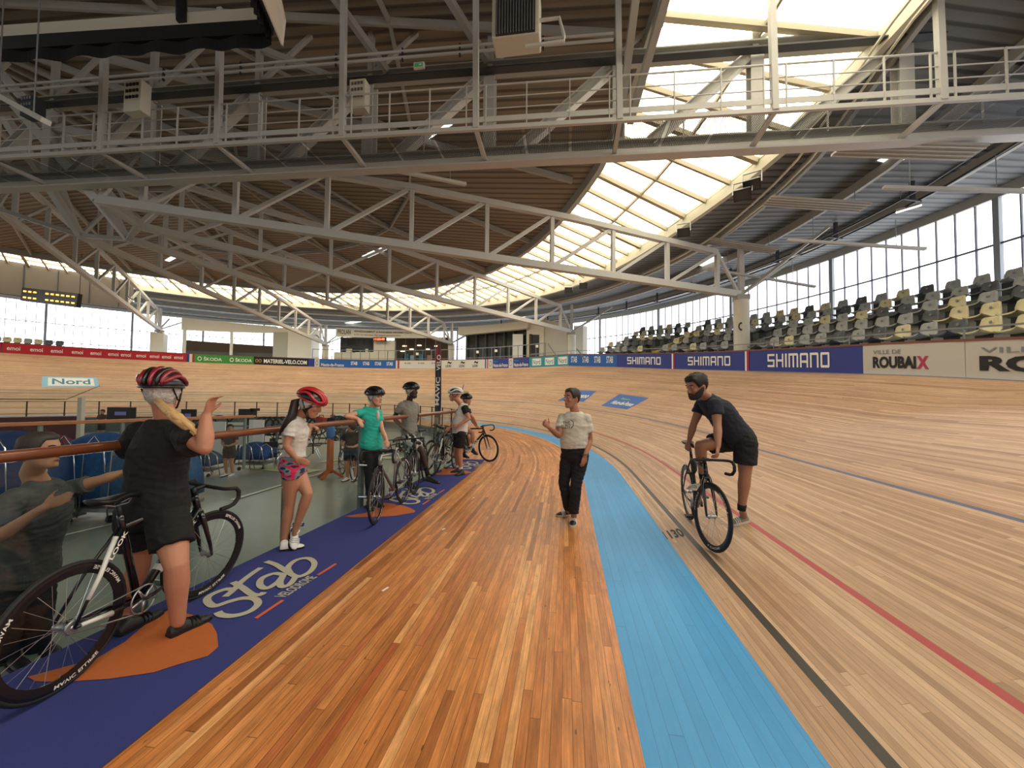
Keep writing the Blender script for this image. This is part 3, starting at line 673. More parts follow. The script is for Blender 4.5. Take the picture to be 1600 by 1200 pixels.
# ------------------------------------------------------------------ footbridge under the roof and its carrying truss
YN = lambda x: 8.85+.04*x
YF = lambda x: 9.95+.038*x
XP = [1.2+3.36*k for k in range(-6, 5)]
x0, x1 = XP[0]-1.5, XP[-1]
zin_r = lambda x: roofz(YF(x)-CY if YF(x) < CY else .01, abs(x-CX))
fb = thing('footbridge', 'white steel footbridge with mesh deck and railings crossing under the roof', 'footbridge', (1.2, 8.9, 8))
b = MB(); b.beam((x0, YN(x0), 8.0), (x1, YN(x1), 8.0), .08, .1); b.build('edge_beam', M_white, fb)
b = MB(); b.beam((x0, YN(x0)-.02, 8.2), (x1, YN(x1)-.02, 8.2), .02, .13); b.build('toe_board', M_white, fb)
mesh_m = mat('perforated_deck', '4c5256', .6, .4, noise=.1)
nt = mesh_m.node_tree; tc = N(nt, 'ShaderNodeTexCoord'); mp = N(nt, 'ShaderNodeMapping'); mp.inputs['Rotation'].default_value = (0, 0, .785); ck = N(nt, 'ShaderNodeTexChecker'); ck.inputs['Scale'].default_value = 34
nt.links.new(tc.outputs['Object'], mp.inputs[0]); nt.links.new(mp.outputs[0], ck.inputs[0]); nt.links.new(math_n(nt, 'SUBTRACT', 1, math_n(nt, 'MULTIPLY', ck.outputs['Fac'], .85)), nt.nodes['Principled BSDF'].inputs['Alpha'])
for a, c in zip(XP, XP[1:]):
    for q in range(3):
        u_, v_ = a+(c-a)*q/3+.03, a+(c-a)*(q+1)/3-.03
        b = MB(); b.add([(u_, YN(u_)+.05, 7.97), (v_, YN(v_)+.05, 7.97), (v_, YF(v_)-.1, 7.97), (u_, YF(u_)-.1, 7.97)], [(0, 1, 2, 3)]); b.build('deck_panel', mesh_m, fb)
for x in XP:
    b = MB(); b.beam((x, YN(x)-.03, 8.0), (x, YF(x), 7.88), .1, .1); b.build('cross_strut', M_white, fb)
    b = MB(); b.beam((x, YN(x), 8.0), (x-.05, YN(x), 11.6), .13, .13); b.build('hanger', M_white, fb)
for z in (9.05, 8.75, 8.47):
    b = MB(); b.tube([(x0, YN(x0), z), (x1, YN(x1), z)], .022 if z > 9 else .014, 6); b.build('handrail' if z > 9 else 'rail', M_white, fb)
for a in XP[:-1]:
    for q in (.07, .36, .66, .93):
        x = a+3.36*q; b = MB(); b.beam((x, YN(x)-.02, 8.05), (x, YN(x)-.02, 9.05), .04, .025, (1, 0, 0)); b.build('rail_post', M_white, fb)
for a in XP[:-1]:
    x = a+1.7; b = MB(); b.beam((x, YF(x)-.12, 8.1), (x, YF(x)-.12, 8.75), .03, .03, (1, 0, 0)); b.build('rail_post', M_white, fb)
b = MB(); b.tube([(x0, YF(x0)-.12, 8.75), (x1, YF(x1)-.12, 8.75)], .016, 6); b.build('rail', M_white, fb)
ft = thing('bridge_truss', 'deep white steel truss carrying the far side of the footbridge', 'truss', (1.2, 9.95, 8))
for z, h, nm in ((7.98, .42, 'bottom_chord'), (10.4, .28, 'top_chord')):
    b = MB(); b.ibeam((x0, YF(x0), z), (x1, YF(x1), z), .3, h, .035); b.build(nm, M_white2 if z > 9 else M_white, ft)
for i, x in enumerate(XP):
    b = MB(); b.ibeam((x+.1, YF(x), 8.15), (x+.1, YF(x), 10.2), .3, .3, .03, (0, 1, 0)); b.build('strut', M_white, ft)
    b = MB(); b.beam((x+.1, YF(x), 10.2), (x+.1, YF(x), 12.0), .14, .14, (0, 1, 0)); b.build('strut', M_white2, ft)
    if i: xa = XP[i-1]; b = MB(); b.ibeam((xa+.9, YF(xa+.9), 8.15), (x-.05, YF(x), 10.2), .26, .26, .03); b.build('diagonal', M_white, ft)
    if i: xa = XP[i-1]; b = MB(); b.beam((xa+.1, YF(xa), 10.5), (xa+1.7, YF(xa)+.1, 11.9), .1, .1); b.build('diagonal', M_white2, ft)
b = MB(); b.beam((x0, YF(x0)-.3, 10.12), (x1, YF(x1)-.3, 10.12), .22, .04); b.build('mesh_strip', M_dsteel, ft)
b = MB()
hp = thing('heating_pipe', 'pair of long white heating pipes clipped above the footbridge', 'pipe', (-5, 9.2, 10.2))
for dz in (0, .16): b = MB(); b.tube([(x0, YF(x0)-.7, 10.25+dz), (1.1, YF(1)-.7, 10.3+dz)], .035, 8); b.build('pipe', M_white, hp)
for x in (-11, -8.7, -6, -4.2, -2.7, -.6):
    b = MB(); b.box((x, YF(x)-.7, 10.36), (.04, .05, .34)); b.build('pipe_clip', M_dsteel, hp)
# roof struts criss-crossing above the bridge
for i, (a, c) in enumerate((((-9.5, 9.6, 11.9), (-6.5, 9.7, 10.5)), ((-6.3, 8.2, 12.2), (-4.9, 9.7, 10.5)), ((-3.9, 7.2, 12.2), (-2.1, 9.7, 10.5)), ((1.5, 7.0, 11.3), (1.3, 10, 8.2)), ((2.3, 5.5, 10.6), (1.6, 10, 8.7)))):
    b = MB(); b.beam(a, c, .16, .16); props(b.build('roof_brace', M_white2), f'white steel roof brace above the footbridge, {ORD[i]} from the left', 'brace')
b = MB(); b.ibeam((2.2, 3, 10.8), (2.2, 9.6, 10.9), .25, .3, .03); b.build('x', M_white2); o = bpy.data.objects['x']; o.name = 'roof_beam'; props(o, 'white steel beam along the inner edge of the skylight overhead', 'roof beam')
# unit heater
uh = thing('unit_heater', 'beige hanging unit heater with dark vertical louvres above the footbridge', 'heater', P(805, 10, 7.9))
p = P(805, 22, 7.9); b = MB(); b.box(p+V((0, .3, .1)), (1.0, .5, 1.0)); b.build('casing', M_cream, uh, bevel=.03)
b = MB(); b.box(p+V((0, .03, .02)), (.82, .04, .8)); b.build('grille', M_dsteel, uh)
for k in range(14): b = MB(); b.box(p+V((-.38+.058*k, -.01, .02)), (.025, .05, .78)); b.build('louvre', M_galv, uh)
b = MB(); b.tube([p+V((.5, .1, -.1)), p+V((.9, .1, -.1)), p+V((1.0, .1, -.5)), p+V((1.0, .1, -.6)), p+V((.2, .1, -.62))], .035, 8); b.build('supply_pipe', M_white, uh)
for k, (px, py, w_, h_, lab) in enumerate(((562, 152, .42, .75, 'cream electrical box hanging on the footbridge truss under the roof middle'), (215, 155, .5, .8, 'cream electrical box with black louvres behind the left railing'), (52, 170, .4, .5, 'grey control box near the left edge behind the railing'))):
    p = P(px, py, 9.75); t = thing('electrical_box', lab, 'electrical box', p); b = MB(); b.box(p, (w_, .25, h_)); b.build('cabinet', M_cream if k < 2 else M_dsteel, t, bevel=.01)
    for r_ in range(3):
        for c in range(4): b = MB(); b.box(p+V((-w_*.3+c*w_*.2, -.135, h_*.35-r_*.16)), (w_*.13, .02, .07)); b.build('socket', M_black if k == 1 else M_galv, t)
for px, py, wh in ((655, 103, 'on the dark truss chord left of the heater'), (1402, 55, 'on the truss at the right end of the skylight')):
    p = P(px, py, 9.2); t = thing('exit_sign', f'small green emergency exit sign {wh}', 'exit sign', p)
    b = MB(); b.box(p, (.26, .06, .14)); b.build('housing', M_cream, t); b = MB(); b.box(p+V((0, -.035, 0)), (.2, .01, .09)); b.build('sign_face', mat('green_sign', '3f7d5a', .5, emit=.3), t)
    b = MB(); b.box(p+V((.04, -.042, 0)), (.06, .005, .03)); b.build('arrow', M_txtw, t)
# suspended black-draped screen frame, upper left
sf = thing('hanging_screen_frame', 'large suspended white fascia with black drapes hanging at the upper left', 'screen frame', P(424, 66, 8.0))
ca, cb_, cc = P(424, 66, 8.0), P(-60, 95, 8.7), P(386, -20, 6.9)
for a, c in ((ca, cb_), (ca, cc)):
    L_ = (c-a).length; d = (c-a)/L_; b = MB(); b.beam(a+V((0, 0, .32)), c+V((0, 0, .32)), .08, .3); b.build('drape_header', M_black, sf)
    g, _ = grid(lambda i, j: a+(c-a)*i+V((0, 0, .2-(.26+.06*abs(math.sin(i*L_*2.2)))*j))+perp(d)[0]*.04*math.sin(i*50), 60, 2); g.build('drape', mat('black_drape', '0b0b0e', .9), sf)
    b = MB(); b.beam(a+V((-.25, .12, .62)), c+V((-.25, .12, .62)), .05, .55); b.build('fascia', M_cream, sf)
a, c = P(440, 72, 7.9), P(395, -25, 6.9)
b = MB(); b.add([a, a+V((.05, 0, .55)), c+V((.4, 0, .25)), c+V((.05, 0, 0))], [(0, 1, 2, 3)]); b.add([p+V((.02, .02, 0)) for p in b.v[:4]], [(3, 2, 1, 0)]); b.build('side_fascia', M_cream, sf)
b = MB(); b.tube([P(283, -20, 8.3), P(284, 34, 8.3)], .1, 10); b.build('hanging_speaker', M_black, sf)
# long tube lights
def tube_light(a, c, label, hang=1.5, lit=True, group=None):
    t = thing('tube_light', label, 'light fitting', (a+c)/2, group=group); b = MB(); b.beam(a, c, .12, .08); b.build('housing', M_white, t)
    if lit: b = MB(); b.beam(a-V((0, 0, .05)), c-V((0, 0, .05)), .06, .03); b.build('tube', mat('lit_tube', 'fff6e0', .5, emit=6), t)
    b = MB(); m_ = (a+c)/2; b.tube([a*.2+c*.8, a*.2+c*.8+V((0, 0, hang))], .012, 4); b.build('hanger', M_galv, t); b = MB(); b.tube([a*.8+c*.2, a*.8+c*.2+V((0, 0, hang))], .012, 4); b.build('hanger', M_galv, t)
tube_light(P(-20, 140, 6.6), P(72, 190, 6.2), 'long tube light hanging before the footbridge at the left edge', 2.0, False)
tube_light(P(594, 262, 11), P(728, 288, 12.2), 'slim white tube light below the footbridge over the middle of the hall', .8, False)
b = MB(); b.sphere(P(594, 263, 10.95), .05, n=10); props(b.build('spotlight', mat('lit_spot', 'fff2d0', .5, emit=12)), 'tiny bright spotlight below the middle of the footbridge', 'spotlight')
tube_light(P(1400, 330, 13), P(1440, 318, 12.6), 'short lit tube light over the right-hand stands', .8, True)
for i, (x0_, y0_, x1_, y1_, t0) in enumerate(((1380, 293, 1606, 299, 9.5), (1230, 375, 1446, 389, 12.2), (1105, 420, 1274, 448, 15.5), (1300, 505, 1300, 505, 0))):
    if t0: a, c = P(x0_, y0_, t0+.9), P(x1_, y1_, t0); tube_light(a, c, f'slim unlit tube light over the stands, {ORD[i]} from the right edge', .9, False)
tube_light(P(200, 463, 27), P(209, 470, 27), 'short lit tube light on the far left truss', .6, True)
# radiant heating panels below the grey roof
for i, (x0_, y0_, x1_, y1_, t0) in enumerate(((1310, 232, 1526, 238, 9.3), (1198, 314, 1352, 324, 12.2), (1108, 376, 1212, 392, 15.5))):
    a, c = P(x0_, y0_, t0+.5), P(x1_, y1_, t0); t = thing('radiant_panel', f'long white radiant heating panel under the grey roof, {ORD[i]} from the right', 'heating panel', a)
    b = MB(); b.beam(a, c, .62, .07); b.build('panel', M_white2, t, bevel=.01)
    for k in range(4): b = MB(); o_ = V((-.02, .22-.15*k, -.045)); b.tube([a+o_, c+o_], .018, 6); b.build('heating_tube', M_white, t)
    b = MB(); b.tube([a+(c-a)*.1, a+(c-a)*.1+V((0, 0, .7))], .012, 4); b.build('hanger', M_galv, t); b = MB(); b.tube([a+(c-a)*.9, a+(c-a)*.9+V((0, 0, .7))], .012, 4); b.build('hanger', M_galv, t)
# cable tray and pipes following the outer ring
for k, (r, dz) in enumerate(((26.9, -.5), (27.3, -.45))):
    b = ring(MB(), lambda s: r, dz, .05, .05); props(b.build('sprinkler_pipe', M_kerb), f'pale pipe following the skylight edge, {"inner" if k == 0 else "outer"} of the pair', 'pipe')
tray = thing('cable_tray', 'dark cable tray hung on brackets under the grey roof along the windows', 'cable tray', (9, 15, 7.5))
b = ring(MB(), lambda s: 31.0, -.62, .04, .06); b.build('tray_side', M_dsteel, tray); b = ring(MB(), lambda s: 31.5, -.62, .04, .06); b.build('tray_side', M_dsteel, tray)
for k in range(16):
    s = -3+1.7*k; b = MB(); b.beam(RF(s, 31.25, -.05), RF(s, 31.25, -.65), .1, .1, (1, 0, 0)); b.beam(RF(s, 30.95, -.66), RF(s, 31.55, -.66), .05, .04); b.build('bracket', M_dsteel, tray)
# floodlights on the skylight kerb
def lamp(p, label, aim, power):
    t = thing('floodlight', label, 'floodlight', p); d = (aim-p).normalized(); x, y = perp(d); b = MB()
    rings = []
    for k, r_ in ((-.14, .1), (-.1, .16), (.1, .22), (.12, .22)): c_ = p+d*k; rings.append([c_+x*r_*i+y*r_*.75*j for i, j in ((-1, -1), (1, -1), (1, 1), (-1, 1))])
    b.loft(rings); b.build('housing', M_black, t)
    b = MB(); b.add([p+d*.125+x*.19*i+y*.14*j for i, j in ((-1, -1), (1, -1), (1, 1), (-1, 1))], [(0, 1, 2, 3)]); b.build('glass', mat('lamp_glass', '3a3f44', .15), t)
    b = MB(); b.tube([p-x*.24, p-x*.24-d*.2+V((0, 0, .25)), p+x*.24-d*.2+V((0, 0, .25)), p+x*.24], .02, 6); b.build('bracket', M_galv, t)
    if power:
        l = bpy.data.lights.new('flood', 'SPOT'); l.energy = power; l.spot_size = R(140); l.spot_blend = 1; l.shadow_soft_size = .12; l.color = (1, .93, .82)
        o = bpy.data.objects.new('flood_lamp', l); COL.objects.link(o); o.parent = t; o.matrix_world = Matrix.Translation(p+d*.2-0*p) @ d.to_track_quat('-Z', 'Y').to_matrix().to_4x4()
        o.matrix_parent_inverse = Matrix.Translation(-p)
for i, (px, py, t_) in enumerate(((1175, 287, 11.2), (1160, 302, 11.2), (1068, 362, 14.6), (888, 453, 22.5), (911, 446, 22.5))):
    lamp(P(px, py, t_), f'black floodlight fixed under the skylight kerb, {ORD[i]} from the right', P(1100, 800, 5), 0)
# ------------------------------------------------------------------ rooms behind the far curve
M_glassd = mat('dark_glazing', '262b2c', .12, spec=.8); M_brown = mat('brown_interior', '4a3a26', .7); M_wallw = mat('white_room_wall', 'd8d1bf', .7)
def ZA(px, py, d):
    dr = fwd + RIGHT*((px-800)/F) + UP*((600-py)/F); t = .5
    while t < 80:
        p = CAM+dr*t; s, dd = SD(p.x, p.y)
        if dd >= d: return s, p.z
        t += .02
    return s, p.z
def panel(nm, m, px0, px1, pyt, pyb, d, th, parent, yt1=None, yb1=None):
    s0, za = ZA(px0, pyt, d); s1, zb_ = ZA(px1, yt1 if yt1 is not None else pyt, d); _, zc_ = ZA(px0, pyb, d); _, zd = ZA(px1, yb1 if yb1 is not None else pyb, d); n = max(1, int(abs(s1-s0)/.8)); rings = []
    for i in range(n+1):
        u = i/n; s = s0+(s1-s0)*u; zt, zl = za+(zb_-za)*u, zc_+(zd-zc_)*u
        rings.append([PA(s, d, zl), PA(s, d, zt), PA(s, d+th, zt), PA(s, d+th, zl)])
    b = MB(); b.loft(rings); o = b.build(nm, m, parent)
    return o, (lambda u, v, out=.02: PA(s0+(s1-s0)*u, d-out, (zc_+(zd-zc_)*u)*(1-v)+(za+(zb_-za)*u)*v))
D1 = 8.6
rm = thing('bar_pavilion', 'cream room with dark window strip and pillar-like end wall, behind the green boards', 'room', PA(ZA(360, 540, D1)[0], D1))
panel('fascia', M_wallw, 284, 432, 496, 515, D1, .4, rm, 510, 520); panel('end_wall', M_wallw, 428, 487, 512, 566, D1, 2, rm); panel('back_wall', M_brown, 286, 428, 531, 562, D1+1.5, .1, rm, 541, 565)
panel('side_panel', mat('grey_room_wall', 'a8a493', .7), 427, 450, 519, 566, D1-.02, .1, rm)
panel('counter_front', mat('dark_counter', '4b4b47', .7), 286, 428, 548, 563, D1+.5, .2, rm, 552, 565)
for x in (287, 360): panel('post', M_cream, x, x+4, 512, 564, D1-.05, .2, rm)
cf = thing('timing_room', 'cream and dark glass timing room below the long white banner', 'room', PA(ZA(600, 540, D1)[0], D1))
panel('dark_window', M_glassd, 532, 585, 527, 551, D1, .2, cf); panel('front_wall', M_wallw, 522, 585, 550, 566, D1-.3, .3, cf); panel('door_wall', M_wallw, 584, 602, 532, 566, D1-.3, .3, cf); panel('door_wall', M_wallw, 602.5, 617, 532, 566, D1-.3, .3, cf)
panel('cafe_back_wall', M_brown, 617, 700, 527, 566, D1+.8, .2, cf)
for k in range(5): x = 618+15.5*k; panel('window_mullion', M_frame, x, x+.8, 527, 566, D1-.1, .1, cf)
for k, (x, y) in enumerate(((629, 540), (640, 545), (652, 539), (665, 545), (679, 540), (626, 548))): panel('ceiling_lamp', mat('warm_lamp', 'ffeac0', .5, emit=4), x, x+6, y, y+1.2, D1+.7, .05, cf)
for k, x in enumerate((541, 551, 571)): panel('desk_equipment', M_cream if k != 1 else M_black, x, x+(9 if k == 0 else 4), 545, 550.5, D1-.35, .05, cf)
for k, (x, c) in enumerate(((632, '3c7a8c'), (641, '8fa3a6'), (655, '2f6f86'), (667, 'a2876a'), (624, '28302f'))): panel('cafe_furniture', mat(f'furniture{c}', c, .7), x, x+6, 553+k % 2*2, 566, D1+.1, .3, cf)
bn, W = panel('banner', mat('banner_cloth', 'd9d4c6', .7), 525, 672, 512, 526, D1-.6, .05, None, 516.5, 528)
bn.name = 'long_banner'; props(bn, 'long white PROLAN banner hanging above the timing room windows', 'banner'); ORG[bn.name] = V((0, 0, 0))
for t_, u_, v_, uu_, vv_, m_ in (('PROLAN', .02, .3, .15, .85, M_dsteel), ('RENSEIGNEMENT & INGENIERIE INFORMATIQUE', .19, .55, .8, .82, M_txtk), ("L'IT au service de votre production", .19, .18, .68, .42, mat('red_lettering', '8c5148', .6)), ('PROLAN', .84, .5, .98, .82, M_dsteel)):
    b = MB(); letters(b, t_, lambda u, v: W(u_+(uu_-u_)*u, v_+(vv_-v_)*v, .03), .01); b.build('lettering', m_, bn)
ck_, W = panel('clock_case', M_black, 583, 603, 527, 533, D1-.7, .15, None); ck_.name = 'digital_clock'; props(ck_, 'small black digital clock with red digits beside the banner, over the cream door', 'clock'); ORG[ck_.name] = V((0, 0, 0))
b = MB(); letters(b, '11:23:48', lambda u, v: W(.08+.84*u, .2+.6*v, .04), .03); b.build('digits', mat('red_digits', 'ff6a3c', .5, emit=3), ck_)
wb = thing('corner_building', 'white corner building with curved fascia, dark glazing and a doorway', 'building', PA(ZA(800, 540, D1)[0], D1))
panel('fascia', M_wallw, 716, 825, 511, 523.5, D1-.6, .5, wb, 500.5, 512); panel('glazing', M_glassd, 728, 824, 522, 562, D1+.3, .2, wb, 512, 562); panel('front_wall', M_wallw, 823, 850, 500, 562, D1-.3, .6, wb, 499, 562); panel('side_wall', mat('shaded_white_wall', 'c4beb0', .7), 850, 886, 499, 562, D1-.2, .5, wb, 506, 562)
panel('end_wall', M_cream, 897, 911, 509, 562, D1+1.5, .5, wb)
panel('door_recess', M_black, 827, 842, 523, 558, D1-.36, .05, wb); panel('door_frame', M_brown, 827, 831, 522, 558, D1-.4, .05, wb); panel('white_door', M_txtw, 801, 816, 522, 560, D1-.1, .1, wb)
for k in range(6): x = 729+14.5*k; panel('window_mullion', M_frame, x, x+.8, 522-1.6*k, 562, D1+.1, .1, wb)
bal = thing('balcony_rail', 'glass and steel balcony railing before the corner building and timing room', 'railing', PA(ZA(700, 560, D1)[0], D1-1.2))
glass = bpy.data.materials.new('clear_glass'); glass.use_nodes = True; nt = glass.node_tree; nt.nodes.remove(nt.nodes['Principled BSDF'])
tp = N(nt, 'ShaderNodeBsdfTransparent'); tp.inputs[0].default_value = (.93, .965, .955, 1); gl = N(nt, 'ShaderNodeBsdfGlossy'); gl.inputs['Roughness'].default_value = .02
fr = N(nt, 'ShaderNodeLayerWeight'); fr.inputs[0].default_value = .12; _f = math_n(nt, 'MINIMUM', math_n(nt, 'ADD', math_n(nt, 'MULTIPLY', fr.outputs[0], .22), .02), .12); mx = N(nt, 'ShaderNodeMixShader'); nt.links.new(_f, mx.inputs[0]); nt.links.new(tp.outputs[0], mx.inputs[1]); nt.links.new(gl.outputs[0], mx.inputs[2]); nt.links.new(mx.outputs[0], nt.nodes['Material Output'].inputs[0])
sa_, sb_ = ZA(852, 560, D1-1.6)[0], ZA(488, 560, D1-1.6)[0]
b = MB(); arc(b, sa_, sb_, D1-1.6, lambda s: ztop(s)+1.75, .06, .06); b.build('handrail', M_galv, bal)
b = MB(); arc(b, sa_, sb_, D1-1.6, lambda s: ztop(s)+.95, .04, .04); b.build('rail', M_galv, bal)
n = 26
for k in range(n+1): s = sa_+(sb_-sa_)*k/n; b = MB(); b.beam(PA(s, D1-1.6, ztop(s)+.6), PA(s, D1-1.6, ztop(s)+1.75), .05, .05, (1, 0, 0)); b.build('rail_post', M_galv, bal)
b = MB(); arc(b, sa_, sb_, D1-.3, lambda s: ztop(s)+.5, 1.9, .5); props(b.build('floor', M_conc), kind='structure')
b = MB(); p, q_ = P(856, 537, 24.5), P(872, 560, 23.5); b.beam(p, q_, .05, .05); b.beam(P(901, 545, 25), P(913, 560, 24), .05, .05); props(b.build('stair_rail', M_galv), 'sloping metal stair rail beside the corner building', 'railing')
# pale wall signs on the balcony glass
for k, (x, y) in enumerate(((650, 553), (744, 550), (773, 548), (837, 541))):
    o, _ = panel('paper_notice', M_txtw, x, x+4, y-2, y+2, D1-1.7, .02, None); props(o, f'small white paper notice on the balcony railing, {ORD[k]} from the left', 'notice')
# dark hanging wall over the left stand, before the skylight
s0_, za_ = ZA(207, 482, 4.6); s1_, zb2 = ZA(-40, 451, 4.6); rings = []
for i in range(25):
    u = i/24; s = s0_+(s1_+3-s0_)*u; zl = za_+(zb2-za_)*u; rings.append([PA(s, 4.6, zl), PA(s, 4.6, roofz(s, 24.6)+.2), PA(s, 4.75, roofz(s, 24.6)+.2), PA(s, 4.75, zl)])
b = MB(); b.loft(rings); dw = b.build('wall_left', mat('taupe_panel', '645a50', .7)); dw['kind'] = 'structure'; ORG[dw.name] = V((0, 0, 0))
for i in range(7):
    u = (i+.5)/7; s = s0_+(s1_+3-s0_)*u; b = MB(); b.beam(PA(s, 4.57, za_+(zb2-za_)*u), PA(s, 4.57, roofz(s, 24.6)), .04, .03, (1, 0, 0)); b.build('panel_joint', M_dsteel, dw)
# scoreboard on the left
sb = thing('scoreboard', 'long black electronic scoreboard with amber digits hanging at the far left', 'scoreboard', P(80, 465, 27)); a, c = P(37, 460, 27.5), P(124, 470, 26.5)
b = MB(); b.beam(a, c, .25, .95); b.build('casing', M_black, sb); dd = (c-a); nrm = V((dd.y, -dd.x, 0)).normalized()
if nrm.dot(CAM-a) < 0: nrm = -nrm
for r_ in range(2):
    for k in (0, 1, 2, 4.4, 5.4, 6.4, 7.4, 8.4, 9.4):
        p = a+dd*(.07+.092*k)+nrm*.14+V((0, 0, .22-.44*r_)); b = MB(); b.beam(p-dd.normalized()*.13, p+dd.normalized()*.13, .02, .1); b.build('digit', mat('amber_digit', 'ffb84a', .5, emit=3), sb)
b = MB(); b.tube([a+V((0, 0, .5)), a+V((0, 0, 3))], .02, 4); b.build('hanger', M_dsteel, sb); b = MB(); b.tube([c+V((0, 0, .5)), c+V((0, 0, 4))], .02, 4); b.build('hanger', M_dsteel, sb)
# ------------------------------------------------------------------ glass fences
gf = thing('glass_fence', 'clear glass fence with a brown wooden handrail along the blue carpet', 'fence', PA(-6, dfence(-6)))
HR = 1.235
def gpanel(s0, s1, z1, par):
    b = MB(); a, c = PA(s0, dfence(s0)), PA(s1, dfence(s1)); d = (c-a).normalized()*.012
    b.beam(a+d+V((0, 0, z1/2-.03)), c-d+V((0, 0, z1/2-.03)), .015, z1+.06); b.build('glass_panel', glass, par)
s = -12.5
while s < 1.6:
    gpanel(s, s+1.42, 1.2, gf)
    p = PA(s, dfence(s)-.13); b = MB(); b.box(p+V((0, 0, .35)), (.05, .1, 1.55)); b.build('post', mat('grey_green_post', '7e8a86', .4, .4), gf)
    for z in (.12, .58):
        for o_ in (-.09, .09):
            b = MB(); q = PA(s+o_, dfence(s)); b.tube([q+V((-.1, 0, z)), q+V((.02, 0, z))], .022, 10); b.build('glass_clamp', M_chrome, gf)
    s += 1.42
def dh(s): return dfence(s)+.0
b = MB(); pts = [PA(-12.5+14.2*k/40, dfence(-12.5+14.2*k/40), HR) for k in range(41)]; b.tube(pts+[PA(2.6, dfence(2.6), 1.9)], .03, 10, sq=1.15); b.build('handrail', M_rail, gf, smooth=True)
fg = thing('far_glass_fence', 'taller glass fence curving round the infield towards the far bend', 'fence', PA(20, dfence(20)))
s = 1.75; k = 0
while s < math.pi*RC+12:
    gpanel(s, s+1.8, 1.75, fg)
    if k < 36: p = PA(s, dfence(s)-.06); b = MB(); b.beam(p, p+V((0, 0, 1.05)), .05, .05, (1, 0, 0)); b.beam(PA(s-.1, dfence(s)-.06, 1.03), PA(s+.1, dfence(s)-.06, 1.03), .03, .02); b.beam(PA(s-.1, dfence(s)-.06, .25), PA(s+.1, dfence(s)-.06, .25), .03, .02); b.build('post', mat('brown_post', '4b3a30', .5), fg)
    s += 1.8; k += 1
b = MB(); arc(b, 1.75, math.pi*RC+12, dfence, lambda s: 1.02, .03, .025); b.build('rail', mat('brown_post', '4b3a30', .5), fg)
b = MB(); arc(b, 1.75, math.pi*RC+12, dfence, lambda s: 1.73, .02, .015); b.build('top_channel', mat('grey_green_post', '7e8a86', .4, .4), fg)
# stairwell rail in the infield
sr = thing('stairwell_rail', 'second wooden rail on glass around the stairwell inside the infield', 'railing', P(200, 690, 8))
def PZ(px, py, z): return G(px, py, z)
a, c = PZ(-120, 668, 1.0), PZ(396, 650.5, 1.0)
b = MB(); b.beam(a, c, .09, .07); b.build('handrail', mat('light_varnished_wood', 'b9794a', .35, noise=.2, nscale=6), sr, bevel=.01)
b = MB(); b.beam(a-V((0, 0, .55)), c-V((0, 0, .55)), .015, 1.0); b.build('glass_panel', glass, sr)
for k in (.25, .48, .72, .96): b = MB(); p = a+(c-a)*k; b.beam(p-V((0, 0, 1.4)), p, .06, .04, (1, 0, 0)); b.build('post', mat('grey_green_post', '7e8a86', .4, .4), sr)
b = MB(); a, c = G(-150, 662, .55), G(122, 656, .55); b.beam(a, c, .6, .3); b.beam(a-V((0, 0, .8)), c-V((0, 0, .8)), .5, 1.3); props(b.build('bar_counter', mat('dark_red_counter', '5c2f2c', .6)), 'long dark red counter at the left side of the infield', 'counter')
# ------------------------------------------------------------------ things standing in the infield
for k, (px, w_, lab) in enumerate(((190, .95, 'black screen on a stand left of the woman in the black T-shirt'), (295, .5, 'dark screen partly behind the raised arm of the woman in black'))):
    p = G(px, 646 if k == 0 else 650, .9) if k == 0 else P(295, 650, 13); t = thing('screen', lab, 'screen', p)
    p = P(px, 646+3*k, 13); b = MB(); b.box(p, (w_, .06, .42), Matrix.Rotation(YAW, 3, 'Z')); b.build('screen_case', M_black, t, bevel=.01)
    b = MB(); b.box(p+V((0, -.035, 0)), (w_*.4, .01, .12), Matrix.Rotation(YAW, 3, 'Z')); b.build('screen_picture', mat('dim_screen', '4a4d74', .4, emit=.6), t)
    b = MB(); b.tube([p-V((0, 0, .2)), p-V((0, 0, 1.75))], .03, 6); b.box(p-V((0, 0, 1.78)), (.6, .5, .03)); b.build('stand', M_dsteel, t)
# feather flag
fl = thing('feather_flag', 'tall narrow navy and red feather flag behind the glass fence', 'flag', P(679, 700, 9.6))
a, c = P(680, 712, 9.6), P(687, 537, 9.6); b = MB(); b.tube([a, a*.5+c*.5+V((-.01, 0, 0)), c], .018, 6); b.build('pole', M_dsteel, fl)
rings = []
for k in range(15):
    u = k/14; p = a+(c-a)*(.12+.88*u); hw = .075*(1 if u < .9 else 1-(u-.9)*6); sw = RIGHT*.02*math.sin(u*5)
    rings.append([p+sw-RIGHT*hw+V((0, .006, 0)), p+sw+RIGHT*hw+V((0, .006, 0)), p+sw+RIGHT*hw, p+sw-RIGHT*hw])
b = MB(); b.loft(rings[:12]); b.build('banner_cloth', mat('flag_navy', '262c42', .7), fl); b = MB(); b.loft(rings[11:]); b.build('banner_cloth', mat('flag_red', '9c2f3e', .7), fl)
for u0_, u1_, nm in ((.45, .7, 'MAVIC'), (.76, .9, 'VELO')):
    p, q_ = a+(c-a)*u0_, a+(c-a)*u1_; b = MB(); letters(b, nm, lambda u, v: p+(q_-p)*u+RIGHT*(.05-.1*v)+V((0, -.02, 0)), .02); b.build('lettering', M_txtw, fl)
